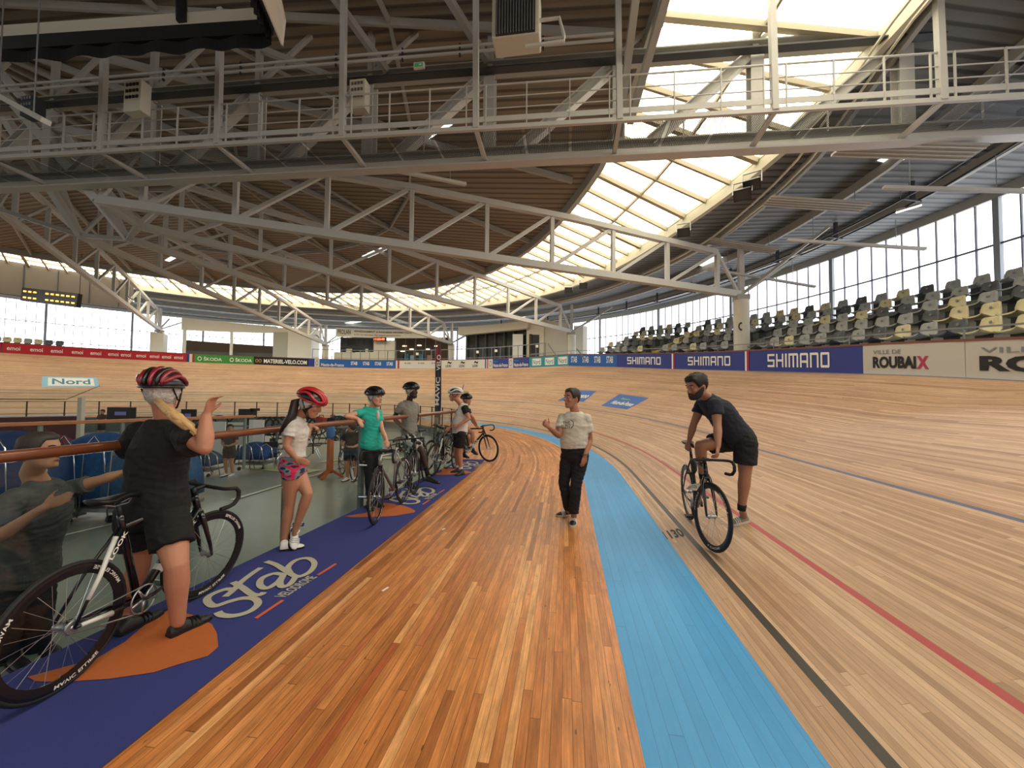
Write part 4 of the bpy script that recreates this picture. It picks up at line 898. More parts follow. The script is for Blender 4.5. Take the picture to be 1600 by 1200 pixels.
# whiteboards
for k, (x0_, x1_, yt, yb, t_, lab) in enumerate(((331, 352, 659, 716, 12.6, 'white flip board left of the person inside the fence'), (356, 382, 660, 695, 13.4, 'white board behind the person inside the fence'), (389, 412, 656, 707, 12.6, 'white board on a blue trolley right of the person inside the fence'))):
    p = P((x0_+x1_)/2, (yt+yb)/2, t_); t = thing('whiteboard', lab, 'whiteboard', p); b = MB(); b.box(p, ((x1_-x0_)*t_/600, .03, (yb-yt)*t_/600), Matrix.Rotation(YAW, 3, 'Z')); b.build('board', M_txtw, t)
    for sx_ in (-1, 1): b = MB(); q = p+RIGHT*sx_*(x1_-x0_)*t_/1300; b.tube([V((q.x, q.y+.05, p.z+.3)), V((q.x, q.y+.05, -1.0))], .018, 6); b.build('stand_leg', M_galv, t)
# covered trolleys with folding chairs
def trolley(px, py, t_, w_, h_, col, lab, nm='chair_trolley'):
    p = P(px, py, t_); s_, dd_ = SD(p.x, p.y); zf = infz(max(0, dfence(s_)-dd_)); t = thing(nm, lab, 'trolley', (p.x, p.y, zf)); rx = Matrix.Rotation(YAW, 3, 'Z'); b = MB(); rings = []
    for i in range(9):
        u = -1+2*i/8; hh = (p.z-zf)*(1-.16*u*u); c_ = V((p.x, p.y, zf))+rx @ V((u*w_/2, 0, 0)); rings.append([c_+rx @ V((0, .35*math.cos(a_), 0))+V((0, 0, max(.35, .35+(hh-.35)*math.sin(a_)))) for a_ in [math.pi*k/8 for k in range(9)]])
    b.loft(rings); b.build('cover', mat('cover'+col, col, .75, noise=.5, nscale=14, bump=.5, bscale=12), t, smooth=True)
    for k in range(3):
        q = V((p.x, p.y, zf))+rx @ V((-w_*.35+w_*.35*k, -.38, 0)); hh = p.z-zf
        b = MB(); b.tube([q+V((0, 0, .2)), q+rx @ V((.05, 0, hh*.85)), q+rx @ V((.2, .02, hh*.98)), q+rx @ V((.38, 0, hh*.85)), q+rx @ V((.5, 0, .1))], .013, 6); b.build('chair_frame', M_chrome, t, smooth=True)
    for sx_ in (-1, 1): b = MB(); q = V((p.x, p.y, zf+.06))+rx @ V((sx_*w_*.42, -.25, 0)); b.tube([q-rx @ V((.02, 0, 0)), q+rx @ V((.02, 0, 0))], .06, 10); b.build('castor', M_black, t)
    b = MB(); b.box(V((p.x, p.y, zf+.22)), (w_, .7, .06), rx); b.build('base_frame', M_galv, t)
trolley(20, 672, 6.6, 1.9, 1, '24406f', 'blue-covered chair trolley at the left edge behind the man leaning on the fence')
trolley(92, 678, 7.2, .7, 1, '6a2638', 'dark red covered chair trolley between the blue ones')
trolley(165, 675, 7.0, 1.5, 1, '1f4f86', 'blue-covered chair trolley left of the woman in black')
trolley(245, 682, 6.4, 1.1, 1, '24507c', 'blue-covered chair trolley behind the woman in black')
trolley(402, 690, 12.3, .9, 1, '1f4a8c', 'small blue trolley under the white board')
trolley(322, 702, 12.0, .7, 1, '27507e', 'blue trolley by the left white board')
# folding chairs
def IF(px, py):
    d = fwd + RIGHT*((px-800)/F) + UP*((600-py)/F); t = 2
    while t < 60:
        p = CAM+d*t; s_, dd = SD(p.x, p.y); q = dfence(s_)-dd
        if q > 0 and p.z <= infz(q): return V((p.x, p.y, infz(q)))
        t += .02
    return p
def fchair():
    r = bpy.data.objects.new('folding_chair', None); COL.objects.link(r); ORG[r.name] = V((0, 0, 0))
    for y in (-.2, .2):
        b = MB(); b.tube([(.22, y, 0), (-.15, y, .82)], .012, 6); b.build('leg', M_chrome, r); b = MB(); b.tube([(-.22, y, 0), (.18, y, .45)], .012, 6); b.build('leg', M_chrome, r)
    b = MB(); b.box((.02, 0, .45), (.4, .4, .03)); b.build('seat', M_black, r); b = MB(); b.box((-.13, 0, .74), (.03, .4, .18)); b.build('backrest', M_black, r)
    return r
fc = fchair()
for k, (pts, wd, c, lab) in enumerate(((((362, 782), (520, 734)), .10, 'f0f2ea', 'white painted line on the infield floor running behind the woman in white'), (((100, 838), (235, 806)), .10, 'f0f2ea', 'white painted line on the infield floor beyond the nearest bicycle saddle'),
        (((380, 727), (490, 738)), .5, 'cfd0a4', 'pale yellowish band on the infield floor below the white boards'), (((500, 722), (640, 716)), .4, 'cfd0a4', 'pale yellowish band on the infield floor behind the bicycles'), (((0, 752), (130, 744)), .4, 'c6cab6', 'pale floor band behind the man in dark grey'))):
    a, c_ = IF(*pts[0]), IF(*pts[1]); b = MB(); L_, R_ = [], []; n_ = V((-(c_-a).y, (c_-a).x, 0)).normalized()*wd/2
    for i in range(13):
        p = a.lerp(c_, i/12)
        for q_, lst in ((n_, L_), (-n_, R_)):
            r_ = p+q_; s_, dd = SD(r_.x, r_.y); lst.append(V((r_.x, r_.y, infz(max(0, dfence(s_)-dd))+.014)))
    b.add(L_+R_, [(i, i+1, 13+i+1, 13+i) for i in range(12)]); props(b.build('floor_marking', mat('floor_line'+c, c, .5)), lab, 'floor marking')
for k, (px, t_, rz, lab) in enumerate(((432, 9.2, 1.2, 'chrome folding chair standing right of the white boards'), (424, 8.5, 2.0, 'chrome folding chair turned aside near the woman in white'), (195, 6.0, 2.6, 'chrome folding chair behind the fence left of the woman in black'), (490, 9.8, .5, 'chrome folding chair behind the woman in white'))):
    o = fc if k == 0 else copy_tree(fc); p = IF(px, {9.2: 722, 8.5: 730, 6.0: 790, 9.8: 716}[t_]); o.location = p; o.rotation_euler = (0, 0, rz); props(o, lab, 'chair', 'folding chairs in the infield')
# orange repair stand, blue coat stand
p = IF(515, 746); t = thing('repair_stand', 'orange repair stand on splayed feet behind the glass, left of the woman in teal', 'stand', tuple(p)); zf = p.z
for dx, dy in ((-.3, 0), (.3, .1), (0, -.3)):
    b = MB(); b.beam((p.x, p.y, zf+.2), (p.x+dx, p.y+dy, zf), .06, .05); b.build('foot', M_orange, t)
b = MB(); b.beam((p.x, p.y, zf+.1), (p.x, p.y, zf+.95), .16, .08, (1, 0, 0)); b.build('column', M_orange, t)
b = MB(); b.sphere((p.x, p.y, zf+1.1), .16, (.7, .6, 1.3)); b.build('clamp_head', mat('blue_bag', '2d6bb0', .7), t)
p = P(387, 644, 14.5); t = thing('camera_tripod', 'black video camera on a tripod beyond the white boards', 'camera', p); b = MB(); b.box(p, (.5, .3, .25)); b.box(p+V((.3, 0, .1)), (.25, .2, .1)); b.build('camera_body', M_black, t)
for a_ in (0, 2.1, 4.2): b = MB(); b.tube([p, (p.x+.4*math.cos(a_), p.y+.4*math.sin(a_), -1)], .03, 6); b.build('leg', M_dsteel, t)
p = P(126, 660, 12); b = MB(); b.box((p.x, p.y, .35), (.16, .1, 2.2)); props(b.build('white_post', M_cream), 'plain white post standing beside the dark red counter', 'post')
p = P(437, 0, 1)
for k, (px, c, nm, lab) in enumerate(((502, 'a83a2c', 'red_bag', 'red bag on the equipment table beyond the woman in white'), (520, '1c1f24', 'black_case', 'black case on the equipment table right of the red bag'))):
    q = P(px, 660, 12.5); b = MB(); b.box(q, (.26, .2, .3)); b.tube([q+V((-.08, 0, .15)), q+V((-.06, 0, .24)), q+V((.06, 0, .24)), q+V((.08, 0, .15))], .015, 6); props(b.build(nm, mat(nm+'_m', c, .7), bevel=.0), lab, 'bag')
q = P(511, 668, 12.5); t = thing('equipment_table', 'dark table in the infield carrying the red bag', 'table', q); b = MB(); b.box(q, (1.4, .6, .04)); b.build('tabletop', M_dsteel, t)
for sx_ in (-1, 1):
    for sy in (-1, 1): b = MB(); b.box(q+V((sx_*.65, sy*.25, -.45)), (.04, .04, .9)); b.build('leg', M_dsteel, t)

for k, (px, py, lab) in enumerate(((602, 921, 'small white tape scrap on the boards right of the script logo'), (693, 827, 'tiny white scrap on the boards level with the silver bicycle'), (740, 778, 'tiny white speck on the boards left of the standing man'))):
    p = G(px, py); b = MB(); b.box(p+V((0, 0, .003)), (.018, .07-.015*k, .004), Matrix.Rotation(-.3, 3, 'Z')); props(b.build('tape_scrap', M_txtw), lab, 'litter')
# ------------------------------------------------------------------ bicycles
M_tyre = mat('tyre_rubber', '1b1b1d', .65); M_tape = mat('black_bar_tape', '17171a', .7, bump=.3, bscale=200); M_alu = mat('brushed_aluminium', 'b9bcc0', .3, .9); M_spoke = mat('steel_spoke', 'c9ccd0', .3, .9)
def bicycle(label, frame_m, detail=1, steer=0, rim='141416', rim_h=.03, text=None, text_m=None, accent=None, fork_m=None, group=None, spokes=20, crank=.4, tape=None, thin=1.0, rimtext=None):
    root = bpy.data.objects.new('bicycle', None); COL.objects.link(root); ORG[root.name] = V((0, 0, 0)); props(root, label, 'bicycle', group)
    ra, fa, bb, st, ht, hb = V((0, 0, .334)), V((.97, 0, .334)), V((.41, 0, .275)), V((.275, 0, .80)), V((.815, 0, .83)), V((.858, 0, .70))
    ax = (ht-hb).normalized()
    def S(p): return hb + Matrix.Rotation(steer, 3, ax) @ (V(p)-hb)
    rim_m = mat('rim'+rim, rim, .35); fork_m = fork_m or frame_m; tape = tape or M_tape
    def wheel(c, nm, tf, txt):
        n = 40 if detail else 20; circ = lambda r, y=0: [tf(c+V((r*math.cos(2*math.pi*k/n), y, r*math.sin(2*math.pi*k/n)))) for k in range(n)]
        b = MB(); b.tube(circ(.322), .0125, 8, closed=True); w_ = b.build(nm, M_tyre, root, smooth=True)
        b = MB(); rings = []
        for k in range(n):
            a = 2*math.pi*k/n; e = V((math.cos(a), 0, math.sin(a))); rings.append([tf(c+e*r+V((0, y, 0))) for r, y in ((.314, -.010), (.314, .010), (.3, .011), (.311-rim_h, .005), (.311-rim_h, -.005), (.3, -.011))])
        b.loft(rings, closed=True); b.build('rim', rim_m, w_, smooth=False)
        b = MB(); b.tube([tf(c+V((0, y, 0))) for y in (-.052, -.045, -.03, -.02, .02, .03, .045, .052)], [.012, .012, .026, .016, .016, .026, .012, .012], 12)
        hubm = b; per = detail >= 2
        if per: b.build('hub', M_alu, w_, smooth=True)
        for k in range(spokes):
            a = 2*math.pi*k/spokes; sgn = 1 if k % 2 else -1; a2 = a+(.9 if (k//2) % 2 else -.9); q = MB() if per else hubm
            q.tube([tf(c+V((.024*math.cos(a2), sgn*.028, .024*math.sin(a2)))), tf(c+V(((.313-rim_h)*math.cos(a), 0, (.313-rim_h)*math.sin(a))))], .0013 if per else .0016, 3, cap=False)
            if per: q.build('spoke', M_spoke, w_)
        if not per: hubm.build('spoked_hub', M_spoke, w_)
        if txt:
            for a0 in (.4, 2.5, 4.6):
                for sd in (-1, 1):
                    b = MB(); letters(b, txt, lambda u, v: tf(c+V(((.285+.02*v)*math.cos(a0+sd*-.75*u), sd*.0125, (.285+.02*v)*math.sin(a0+sd*-.75*u)))), .02); b.build('rim_lettering', M_txtw, w_)
        return w_
    wheel(ra, 'rear_wheel', lambda p: p, (rimtext or text) if detail >= 2 else None); wheel(fa, 'front_wheel', S, (rimtext or text) if detail >= 2 else None)
    b = MB(); b.tube([bb, hb+V((-.01, 0, .02))], [.028*thin, .032*thin], 10, sq=.7); b.tube([bb, st, st+V((-.012, 0, .05))], [.022*thin, .018*thin, .017], 8); b.tube([st-V((0, 0, .03)), ht+V((0, 0, -.02))], [.018*thin, .021*thin], 8); b.tube([hb, ht], .023, 10)
    for s_ in (-1, 1): b.tube([bb+V((-.02, s_*.02, 0)), V((.2, s_*.045, .3)), V((0, s_*.06, .334))], [.015, .011, .009], 6); b.tube([st+V((0, s_*.012, -.03)), V((.12, s_*.045, .55)), V((0, s_*.06, .334))], [.011, .009, .008], 6)
    fr = b.build('frame', frame_m, root, smooth=True)
    if accent:
        b = MB(); b.tube([V((.2, -.052, .3)), V((.03, -.062, .332))], [.017, .011], 8); b.tube([V((.225, -.021, .735)), V((.12, -.05, .55)), V((.06, -.056, .45))], [.0135, .012, .011], 8); b.build('chainstay_accent', accent, fr, smooth=True)
        for k in range(3): b = MB(); a_, c_ = bb+(hb-bb)*(.28+.11*k), bb+(hb-bb)*(.34+.11*k); b.tube([a_, c_], .0335, 10); b.build('frame_stripe', accent, fr)
        b = MB(); a_ = S(hb+V((.01, -.05, -.1))); b = MB()
    if text:
        for t0, t1, par in ((bb, hb, .62), (V((.12, 0, .55)), st, .3)):
            d = (t1-t0); L_ = d.length; d /= L_; up_ = V((0, 1, 0)).cross(d); a_ = t0+d*L_*par; b = MB(); yy = -.030 if par > .5 else -.058
            letters(b, text, lambda u, v: a_+d*.16*u-up_*(.026*(v-.5))+V((0, yy, 0)), .03); b.build('frame_lettering', text_m or M_txtw, fr)
    b = MB()
    for s_ in (-1, 1): b.tube([S(hb+V((0, s_*.02, .0))), S(hb+V((.015, s_*.045, -.07))), S(fa+V((-.025, s_*.052, .09))), S(fa+V((0, s_*.052, 0)))], [.02, .019, .013, .009], 8)
    b.tube([S(hb+V((0, -.03, -.005))), S(hb+V((0, .03, -.005)))], .02, 8); b.build('fork', fork_m, root, smooth=True)
    hc = ht+ax*.05; cl = hc+V((.095, 0, .005)); b = MB(); b.tube([S(ht), S(hc+ax*.01)], .02, 8); b.tube([S(hc), S(cl)], .016, 8); b.build('stem', M_black, root, smooth=True)
    hw = .2; b = MB(); pts = []
    half = [(0, 0), (.1, 0), (.17, .0), (.195, .02)]
    path = [V((0, 0, 0)), V((0, .1, 0)), V((.005, .165, .0)), V((.03, .195, 0)), V((.075, hw, -.005)), V((.105, hw, -.035)), V((.108, hw, -.085)), V((.075, hw, -.125)), V((.03, hw, -.137)), V((-.035, hw, -.14))]
    full = [S(cl+V((p.x, -p.y, p.z))) for p in reversed(path)]+[S(cl+p) for p in path[1:]]
    b.tube(full, [.0155]*6+[.0135]*(len(full)-12)+[.0155]*6, 10); b.build('handlebar', tape, root, smooth=True)
    b = MB(); b.tube([st, st+V((-.035, 0, .13))], .0135, 8); b.build('seatpost', M_black if detail >= 2 else M_alu, root, smooth=True)
    sc_ = st+V((-.04, 0, .165)); rings = []
    for x, hw_, z in ((-.14, .035, .012), (-.125, .07, .008), (-.07, .068, .0), (0, .04, .002), (.06, .022, .004), (.12, .018, .0), (.14, .01, -.01)):
        rings.append([sc_+V((x, hw_*math.cos(a), z+(.012 if math.sin(a) > 0 else .028)*math.sin(a))) for a in [2*math.pi*k/12 for k in range(12)]])
    b = MB(); b.loft(rings); sd = b.build('saddle', M_black, root, smooth=True)
    b = MB()
    b.tube([sc_+V((-.1, .02, -.02)), sc_+V((-.03, .02, -.045)), sc_+V((.05, .02, -.045)), sc_+V((.1, 0, -.02)), sc_+V((.05, -.02, -.045)), sc_+V((-.03, -.02, -.045)), sc_+V((-.1, -.02, -.02))], .0035, 5); b.build('saddle_rail', M_alu, sd)
    n = 28; b = MB(); b.tube([bb+V((.085*math.cos(2*math.pi*k/n), -.045, .085*math.sin(2*math.pi*k/n))) for k in range(n)], .0055, 6, closed=True)
    for k in range(5): a = 2*math.pi*k/5+crank; b.tube([bb+V((0, -.045, 0)), bb+V((.085*math.cos(a), -.045, .085*math.sin(a)))], [.014, .006], 6)
    cr = b.build('chainring', M_alu, root, smooth=True)
    for s_ in (-1, 1):
        e = V((math.cos(crank), 0, math.sin(crank)))*(.168*s_); b = MB(); b.tube([bb+V((0, s_*.05, 0)), bb+V((0, s_*.065, 0))+e*.3, bb+e+V((0, s_*.075, 0))], [.016, .013, .011], 8, sq=.7); ca_ = b.build('crank', M_alu if detail < 2 else M_black, root, smooth=True)
        b = MB(); b.box(bb+e+V((0, s_*.125, 0)), (.085, .075, .02)); b.tube([bb+e+V((0, s_*.07, 0)), bb+e+V((0, s_*.12, 0))], .007, 6); b.build('pedal', M_black, ca_, bevel=.004)
    b = MB(); n = 12
    loop = [bb+V((.085*math.cos(a), -.045, .085*math.sin(a))) for a in [math.pi/2-math.pi*k/n for k in range(n+1)]]+[ra+V((.032*math.cos(a), -.045, .032*math.sin(a))) for a in [-math.pi/2-math.pi*k/n for k in range(n+1)]]
    b.tube(loop, .0045, 4, closed=True); b.build('chain', M_galv, root)
    b = MB(); b.tube([ra+V((0, -.04, 0)), ra+V((0, -.05, 0))], .032, 14); b.build('sprocket', M_galv, root)
    return root
def place(o, rear, front, lean=0, onbank=False):
    rear, front = V(rear), V(front); d = (front-rear).normalized(); up = V((0, 0, 1)); y = up.cross(d).normalized(); z = d.cross(y)
    rot = Matrix((d, y, z)).transposed() @ Matrix.Rotation(lean, 3, 'X'); m_ = rot.to_4x4(); m_.translation = rear; o.matrix_world = m_
Z = V((0, 0, .012))
CB = lambda X, Y: V((X*math.cos(YAW)-Y*math.sin(YAW), X*math.sin(YAW)+Y*math.cos(YAW), .008))   # camera-ground to world
M_blackf = mat('gloss_black_frame', '121214', .22, coat=.5); M_whitef = mat('white_frame', 'dcdcd8', .3, coat=.4); M_greyf = mat('silver_black_frame', '3a3b3f', .3, .4)
bk1 = bicycle('black track bicycle with white LOOK lettering, held between the legs of the woman in black', M_blackf, 2, steer=-.2, rim_h=.048, text='LOOK', rimtext='MAVIC ELLIPSE', accent=M_whitef, spokes=24, crank=-2.9)
place(bk1, CB(-2.40, 2.10), CB(-2.405, 3.06), 0.03)
bk2 = bicycle('white and silver road bicycle held by the woman in the teal shirt', mat('silver_frame', '9a9b9d', .3, .6), 2, steer=.12, rim_h=.03, thin=.72, fork_m=M_blackf, text='LOOK', text_m=M_txtk, spokes=20, crank=.9)
place(bk2, CB(-1.60, 5.80), CB(-1.66, 4.85), .04)
bk3 = bicycle('black bicycle under the man in the grey T-shirt', M_greyf, 1, steer=-.1, crank=.4)
place(bk3, CB(-1.62, 7.3), CB(-1.58, 6.36), .05)
bk4 = bicycle('black bicycle leaning on the glass fence behind the man in the grey T-shirt', M_blackf, 1, steer=.2, accent=M_whitef, crank=1.0)
place(bk4, CB(-1.56, 7.66), CB(-1.28, 8.55), .1)
bk5 = bicycle('dark bicycle partly behind the man in the white T-shirt with black sleeves', M_greyf, 1, crank=-.4)
place(bk5, CB(-1.78, 8.2), CB(-1.5, 9.1), .12)
bk6 = bicycle('black and white bicycle ridden by the half-hidden rider at the carpet end', M_blackf, 1, accent=M_whitef, crank=-.9, steer=-.2)
place(bk6, CB(-1.42, 9.85), CB(-.76, 9.5), .0)
fR, fF = TR(1077, 811), TR(1118, 864)
bk7 = bicycle('black track bicycle held by the bearded man on the banked track', M_blackf, 2, steer=.27, rim_h=.04, text='LOOK', spokes=20, crank=2.75)
dF = (fF-fR).normalized(); fF2 = fR+dF*.97; fF2.z = zground(fF2.x, fF2.y)+.004; fR.z += .004
place(bk7, fR, fF2, .05)
# row of bicycles hung on a rack inside the infield
rk = thing('bicycle_rack', 'long rack of dark bicycles standing inside the far part of the infield', 'rack', P(450, 655, 13)); rk_s = []
b = MB(); a, c = P(300, 665, 12.8), P(560, 667, 13.4); b.beam(a, c, .05, .05); b.build('rack_bar', M_galv, rk)
for k in (0, .5, 1): q = a+(c-a)*k; b = MB(); b.beam(q, V((q.x, q.y, -1)), .05, .05, (1, 0, 0)); b.build('rack_leg', M_galv, rk)
proto = None
for k, px in enumerate((285, 322, 412, 421, 430, 440, 478, 487, 497, 533, 545, 600, 612, 624)):
    if proto is None: o = proto = bicycle('', mat('rack_bike_frame', '26282c', .4), 0, spokes=10)
    else: o = copy_tree(proto)
    p = P(px, 668, 13.0+.05*k); z0_ = -1.0 if px > 590 else -.05
    o.matrix_world = Matrix.Translation((p.x, p.y, z0_+.55 if z0_ > -.5 else 0)) @ Matrix.Rotation(YAW+.9*(1 if k % 2 else .8), 4, 'Z') @ (Matrix.Rotation(math.pi, 4, 'X') @ Matrix.Translation((0, 0, -.35)) if z0_ > -.5 else Matrix.Translation((0, 0, -.95)))
    props(o, f'dark bicycle in the rack inside the infield, {ordinal(k+1)} from the left', 'bicycle', 'bicycles on the infield rack')
o = copy_tree(proto); p = IF(534, 742); o.matrix_world = Matrix.Translation(p) @ Matrix.Rotation(YAW-.9, 4, 'Z'); props(o, 'black bicycle seen through the glass beside the orange repair stand', 'bicycle')
if 'group' in o.keys(): del o['group']
# ------------------------------------------------------------------ people
def skin(nm, c): return mat('skin_'+nm, c, .5, noise=.06, nscale=12)
def cloth(nm, c, bump=.5): return mat('cloth_'+nm, c, .85, noise=.1, nscale=30, bump=bump, bscale=7)
J = P
HP = [(-.120, .080, .040, .020), (-.110, .094, .010, .036), (-.09, .097, -.03, .051), (-.06, .092, -.066, .060), (-.03, .091, -.086, .067), (0, .090, -.098, .072), (.035, .094, -.103, .075), (.065, .089, -.098, .072), (.09, .072, -.08, .061), (.108, .046, -.052, .042), (.117, .012, -.018, .014)]
def hprof(h):
    for a, c in zip(HP, HP[1:]):
        if h <= c[0]: k = max(0, (h-a[0])/(c[0]-a[0])); return [a[i]+(c[i]-a[i])*k for i in range(4)]
    return list(HP[-1])
class Head:
    def __init__(s, c, face, up=(0, 0, 1), k=1.0):
        s.c = V(c); s.u = V(up).normalized(); f = V(face); s.f = (f-s.u*f.dot(s.u)).normalized(); s.s = s.u.cross(s.f).normalized(); s.k = k
    def at(s, x, y, z): return s.c+(s.f*x+s.s*y+s.u*z)*s.k
    def pt(s, h, phi, off=0):
        _, f, b_, w_ = hprof(h); cx = (f+b_)/2; rx = (f-b_)/2; return s.at(cx+(rx+off)*math.cos(phi), (w_+off)*math.sin(phi), h+off*.6*(h/.117 if h > .03 else 0))
    def rings(s, n=18): return [[s.pt(h, 2*math.pi*j/n) for j in range(n)] for h in [p[0] for p in HP]]
    def build(s, b):
        b.loft(s.rings()); k = s.k
        b.tube([s.at(.090, 0, .022), s.at(.101, 0, 0), s.at(.115, 0, -.026), s.at(.100, 0, -.036)], [.009*k, .010*k, .014*k, .012*k], 8)
        b.tube([s.at(.080, -.040, .032), s.at(.094, -.015, .030), s.at(.094, .015, .030), s.at(.080, .040, .032)], .009*k, 6)
        b.tube([s.at(.090, -.020, -.064), s.at(.0985, 0, -.062), s.at(.090, .020, -.064)], .0075*k, 6)
        b.sphere(s.at(.088, 0, -.098), .018*k, n=8)
        for y in (-1, 1): b.sphere(s.at(-.005, y*.074, -.004), .024*k, (.55, .35, 1.2), 8, Matrix((s.f, s.s, s.u)).transposed()); b.sphere(s.at(.07, y*.04, -.025), .02*k, n=8)
    def patch(s, nm, m, par, lo, off=.012, phi0=-math.pi, phi1=math.pi, hi=lambda p: .1175, n=28, mm=9, jit=.0):
        """hair or beard shell between two height curves"""
        b = MB(); rg = random.Random(5); closed = phi1-phi0 > 6.2
        for q, o_ in ((0, off), (1, -.004)):
            for i in range(n+1):
                ph = phi0+(phi1-phi0)*i/n
                for j in range(mm+1): h = lo(ph)+(hi(ph)-lo(ph))*j/mm; b.v.append(s.pt(h, ph, o_*(1+jit*rg.uniform(-1, 1))*min(1, .25+j*.3) if q == 0 else o_))
        N1 = (n+1)*(mm+1)
        for i in range(n):
            for j in range(mm):
                a = i*(mm+1)+j; b.f.append((a, a+mm+1, a+mm+2, a+1)); b.f.append((N1+a, N1+a+1, N1+a+mm+2, N1+a+mm+1))
            a = i*(mm+1); b.f.append((a, N1+a, N1+a+mm+1, a+mm+1)); a += mm; b.f.append((a, a+mm+1, N1+a+mm+1, N1+a))
        b.mi = [0]*len(b.f); return b.build(nm, m, par, smooth=True)
def limb(b, pts, rr, n=14):
    pts = [V(p) for p in pts]; q, r = [], []
    for i in range(len(pts)-1):
        for k in range(4): u = k/4; q.append(pts[i].lerp(pts[i+1], u)); r.append(rr[i]+(rr[i+1]-rr[i])*u)
    q.append(pts[-1]); r.append(rr[-1])
    b.tube(q, r, n)
    for p, x in zip(pts, rr): b.sphere(p, x*.97, n=12)
def hand(b, w_, d, nrm, thumb=1, curl=.5, k=1.0, spread=.06, bends=None):
    """wrist, direction, palm normal; five separate fingers"""
    w_ = V(w_); d = V(d).normalized(); nrm = V(nrm); nrm = (nrm-d*nrm.dot(d)).normalized(); sd = d.cross(nrm).normalized()*thumb; rings = []
    for t, hw, th in ((-.01, .024, .019), (.02, .030, .017), (.05, .038, .0155), (.08, .040, .014), (.092, .034, .010)):
        c = w_+d*t*k+nrm*(.004*k); rings.append([c+sd*hw*k*math.cos(a)+nrm*th*k*math.sin(a) for a in [2*math.pi*j/10 for j in range(10)]])
    b.loft(rings)
    for i, (o_, L_) in enumerate(((.030, .072), (.010, .08), (-.011, .074), (-.030, .058))):
        base = w_+d*(.080+(-.006 if i == 3 else 0))*k+sd*o_*k; p = base; dd = (d+sd*o_*spread*20*.1).normalized(); pts = [base-dd*.012*k]; cc = curl if bends is None else bends[i]
        pts.append(p)
        for seg, fr_ in ((.42, .55), (.33, 1.0), (.25, .8)):
            ang = cc*fr_; rot = Matrix.Rotation(-ang, 3, sd*thumb) if False else None
            dd = (dd*math.cos(ang)+(nrm-dd*nrm.dot(dd)).normalized()*math.sin(ang)).normalized() if (nrm-dd*nrm.dot(dd)).length > .05 else dd
            if ang > 0 and (nrm-dd*nrm.dot(dd)).length <= .3: nrm_l = -d
            p = p+dd*L_*seg*k; pts.append(p)
        b.tube(pts, [.0088*k, .0088*k, .008*k, .0074*k, .0062*k], 8)
        b.sphere(pts[-1], .0064*k, n=8)
    t0 = w_+d*.022*k+sd*.026*k; td = (d*.75+sd*.7+nrm*.25).normalized(); t1 = t0+td*.034*k; t2 = t1+(td*.8+d*.35+nrm*.3*curl).normalized()*.03*k; t3 = t2+(td*.5+d*.6+nrm*.4*curl).normalized()*.024*k
    b.tube([t0-td*.012*k, t0, t1, t2, t3], [.013*k, .0135*k, .0108*k, .0095*k, .007*k], 8); b.sphere(t3, .0072*k, n=8)
def torso(b, hips, sh, neck, fr, rad, grow=0.0, lo=0.0, hi=1.0):
    """rad: list of (t, half width, half depth) from crotch (0) to shoulders (1)"""
    hc, sc_ = (V(hips[0])+V(hips[1]))/2, (V(sh[0])+V(sh[1]))/2; lx0 = (V(hips[1])-V(hips[0])).normalized(); lx1 = (V(sh[1])-V(sh[0])).normalized(); ax = (sc_-hc).normalized(); rings = []
    fr = V(fr)
    rad = [(r_[0], r_[1], r_[2], r_[3] if len(r_) > 3 else 0) for r_ in rad]; lo, hi = max(lo, rad[0][0]), min(hi, rad[-1][0])
    def at_t(t):
        for a, c in zip(rad, rad[1:]):
            if t <= c[0]: k = max(0, (t-a[0])/(c[0]-a[0])); return [t]+[a[i]+(c[i]-a[i])*k for i in (1, 2, 3)]
        return list(rad[-1])
    rad = [at_t(lo+(hi-lo)*i/18) for i in range(19)]
    for t, w_, d_, *sh_ in rad:
        c = hc.lerp(sc_, t) if t >= 0 else hc+ax*t*(sc_-hc).length
        bow = sh_[0] if sh_ else 0
        lx = lx0.lerp(lx1, max(0, min(1, t))).normalized(); dz = ax.cross(lx).normalized()
        if dz.dot(fr) < 0: dz = -dz
        c = c+dz*bow; n = 20
        rings.append([c+lx*(w_+grow)*math.copysign(abs(math.cos(a))**.9, math.cos(a))+dz*(d_+grow)*math.copysign(abs(math.sin(a))**.9, math.sin(a)) for a in [2*math.pi*j/n for j in range(n)]])
    b.loft(rings)
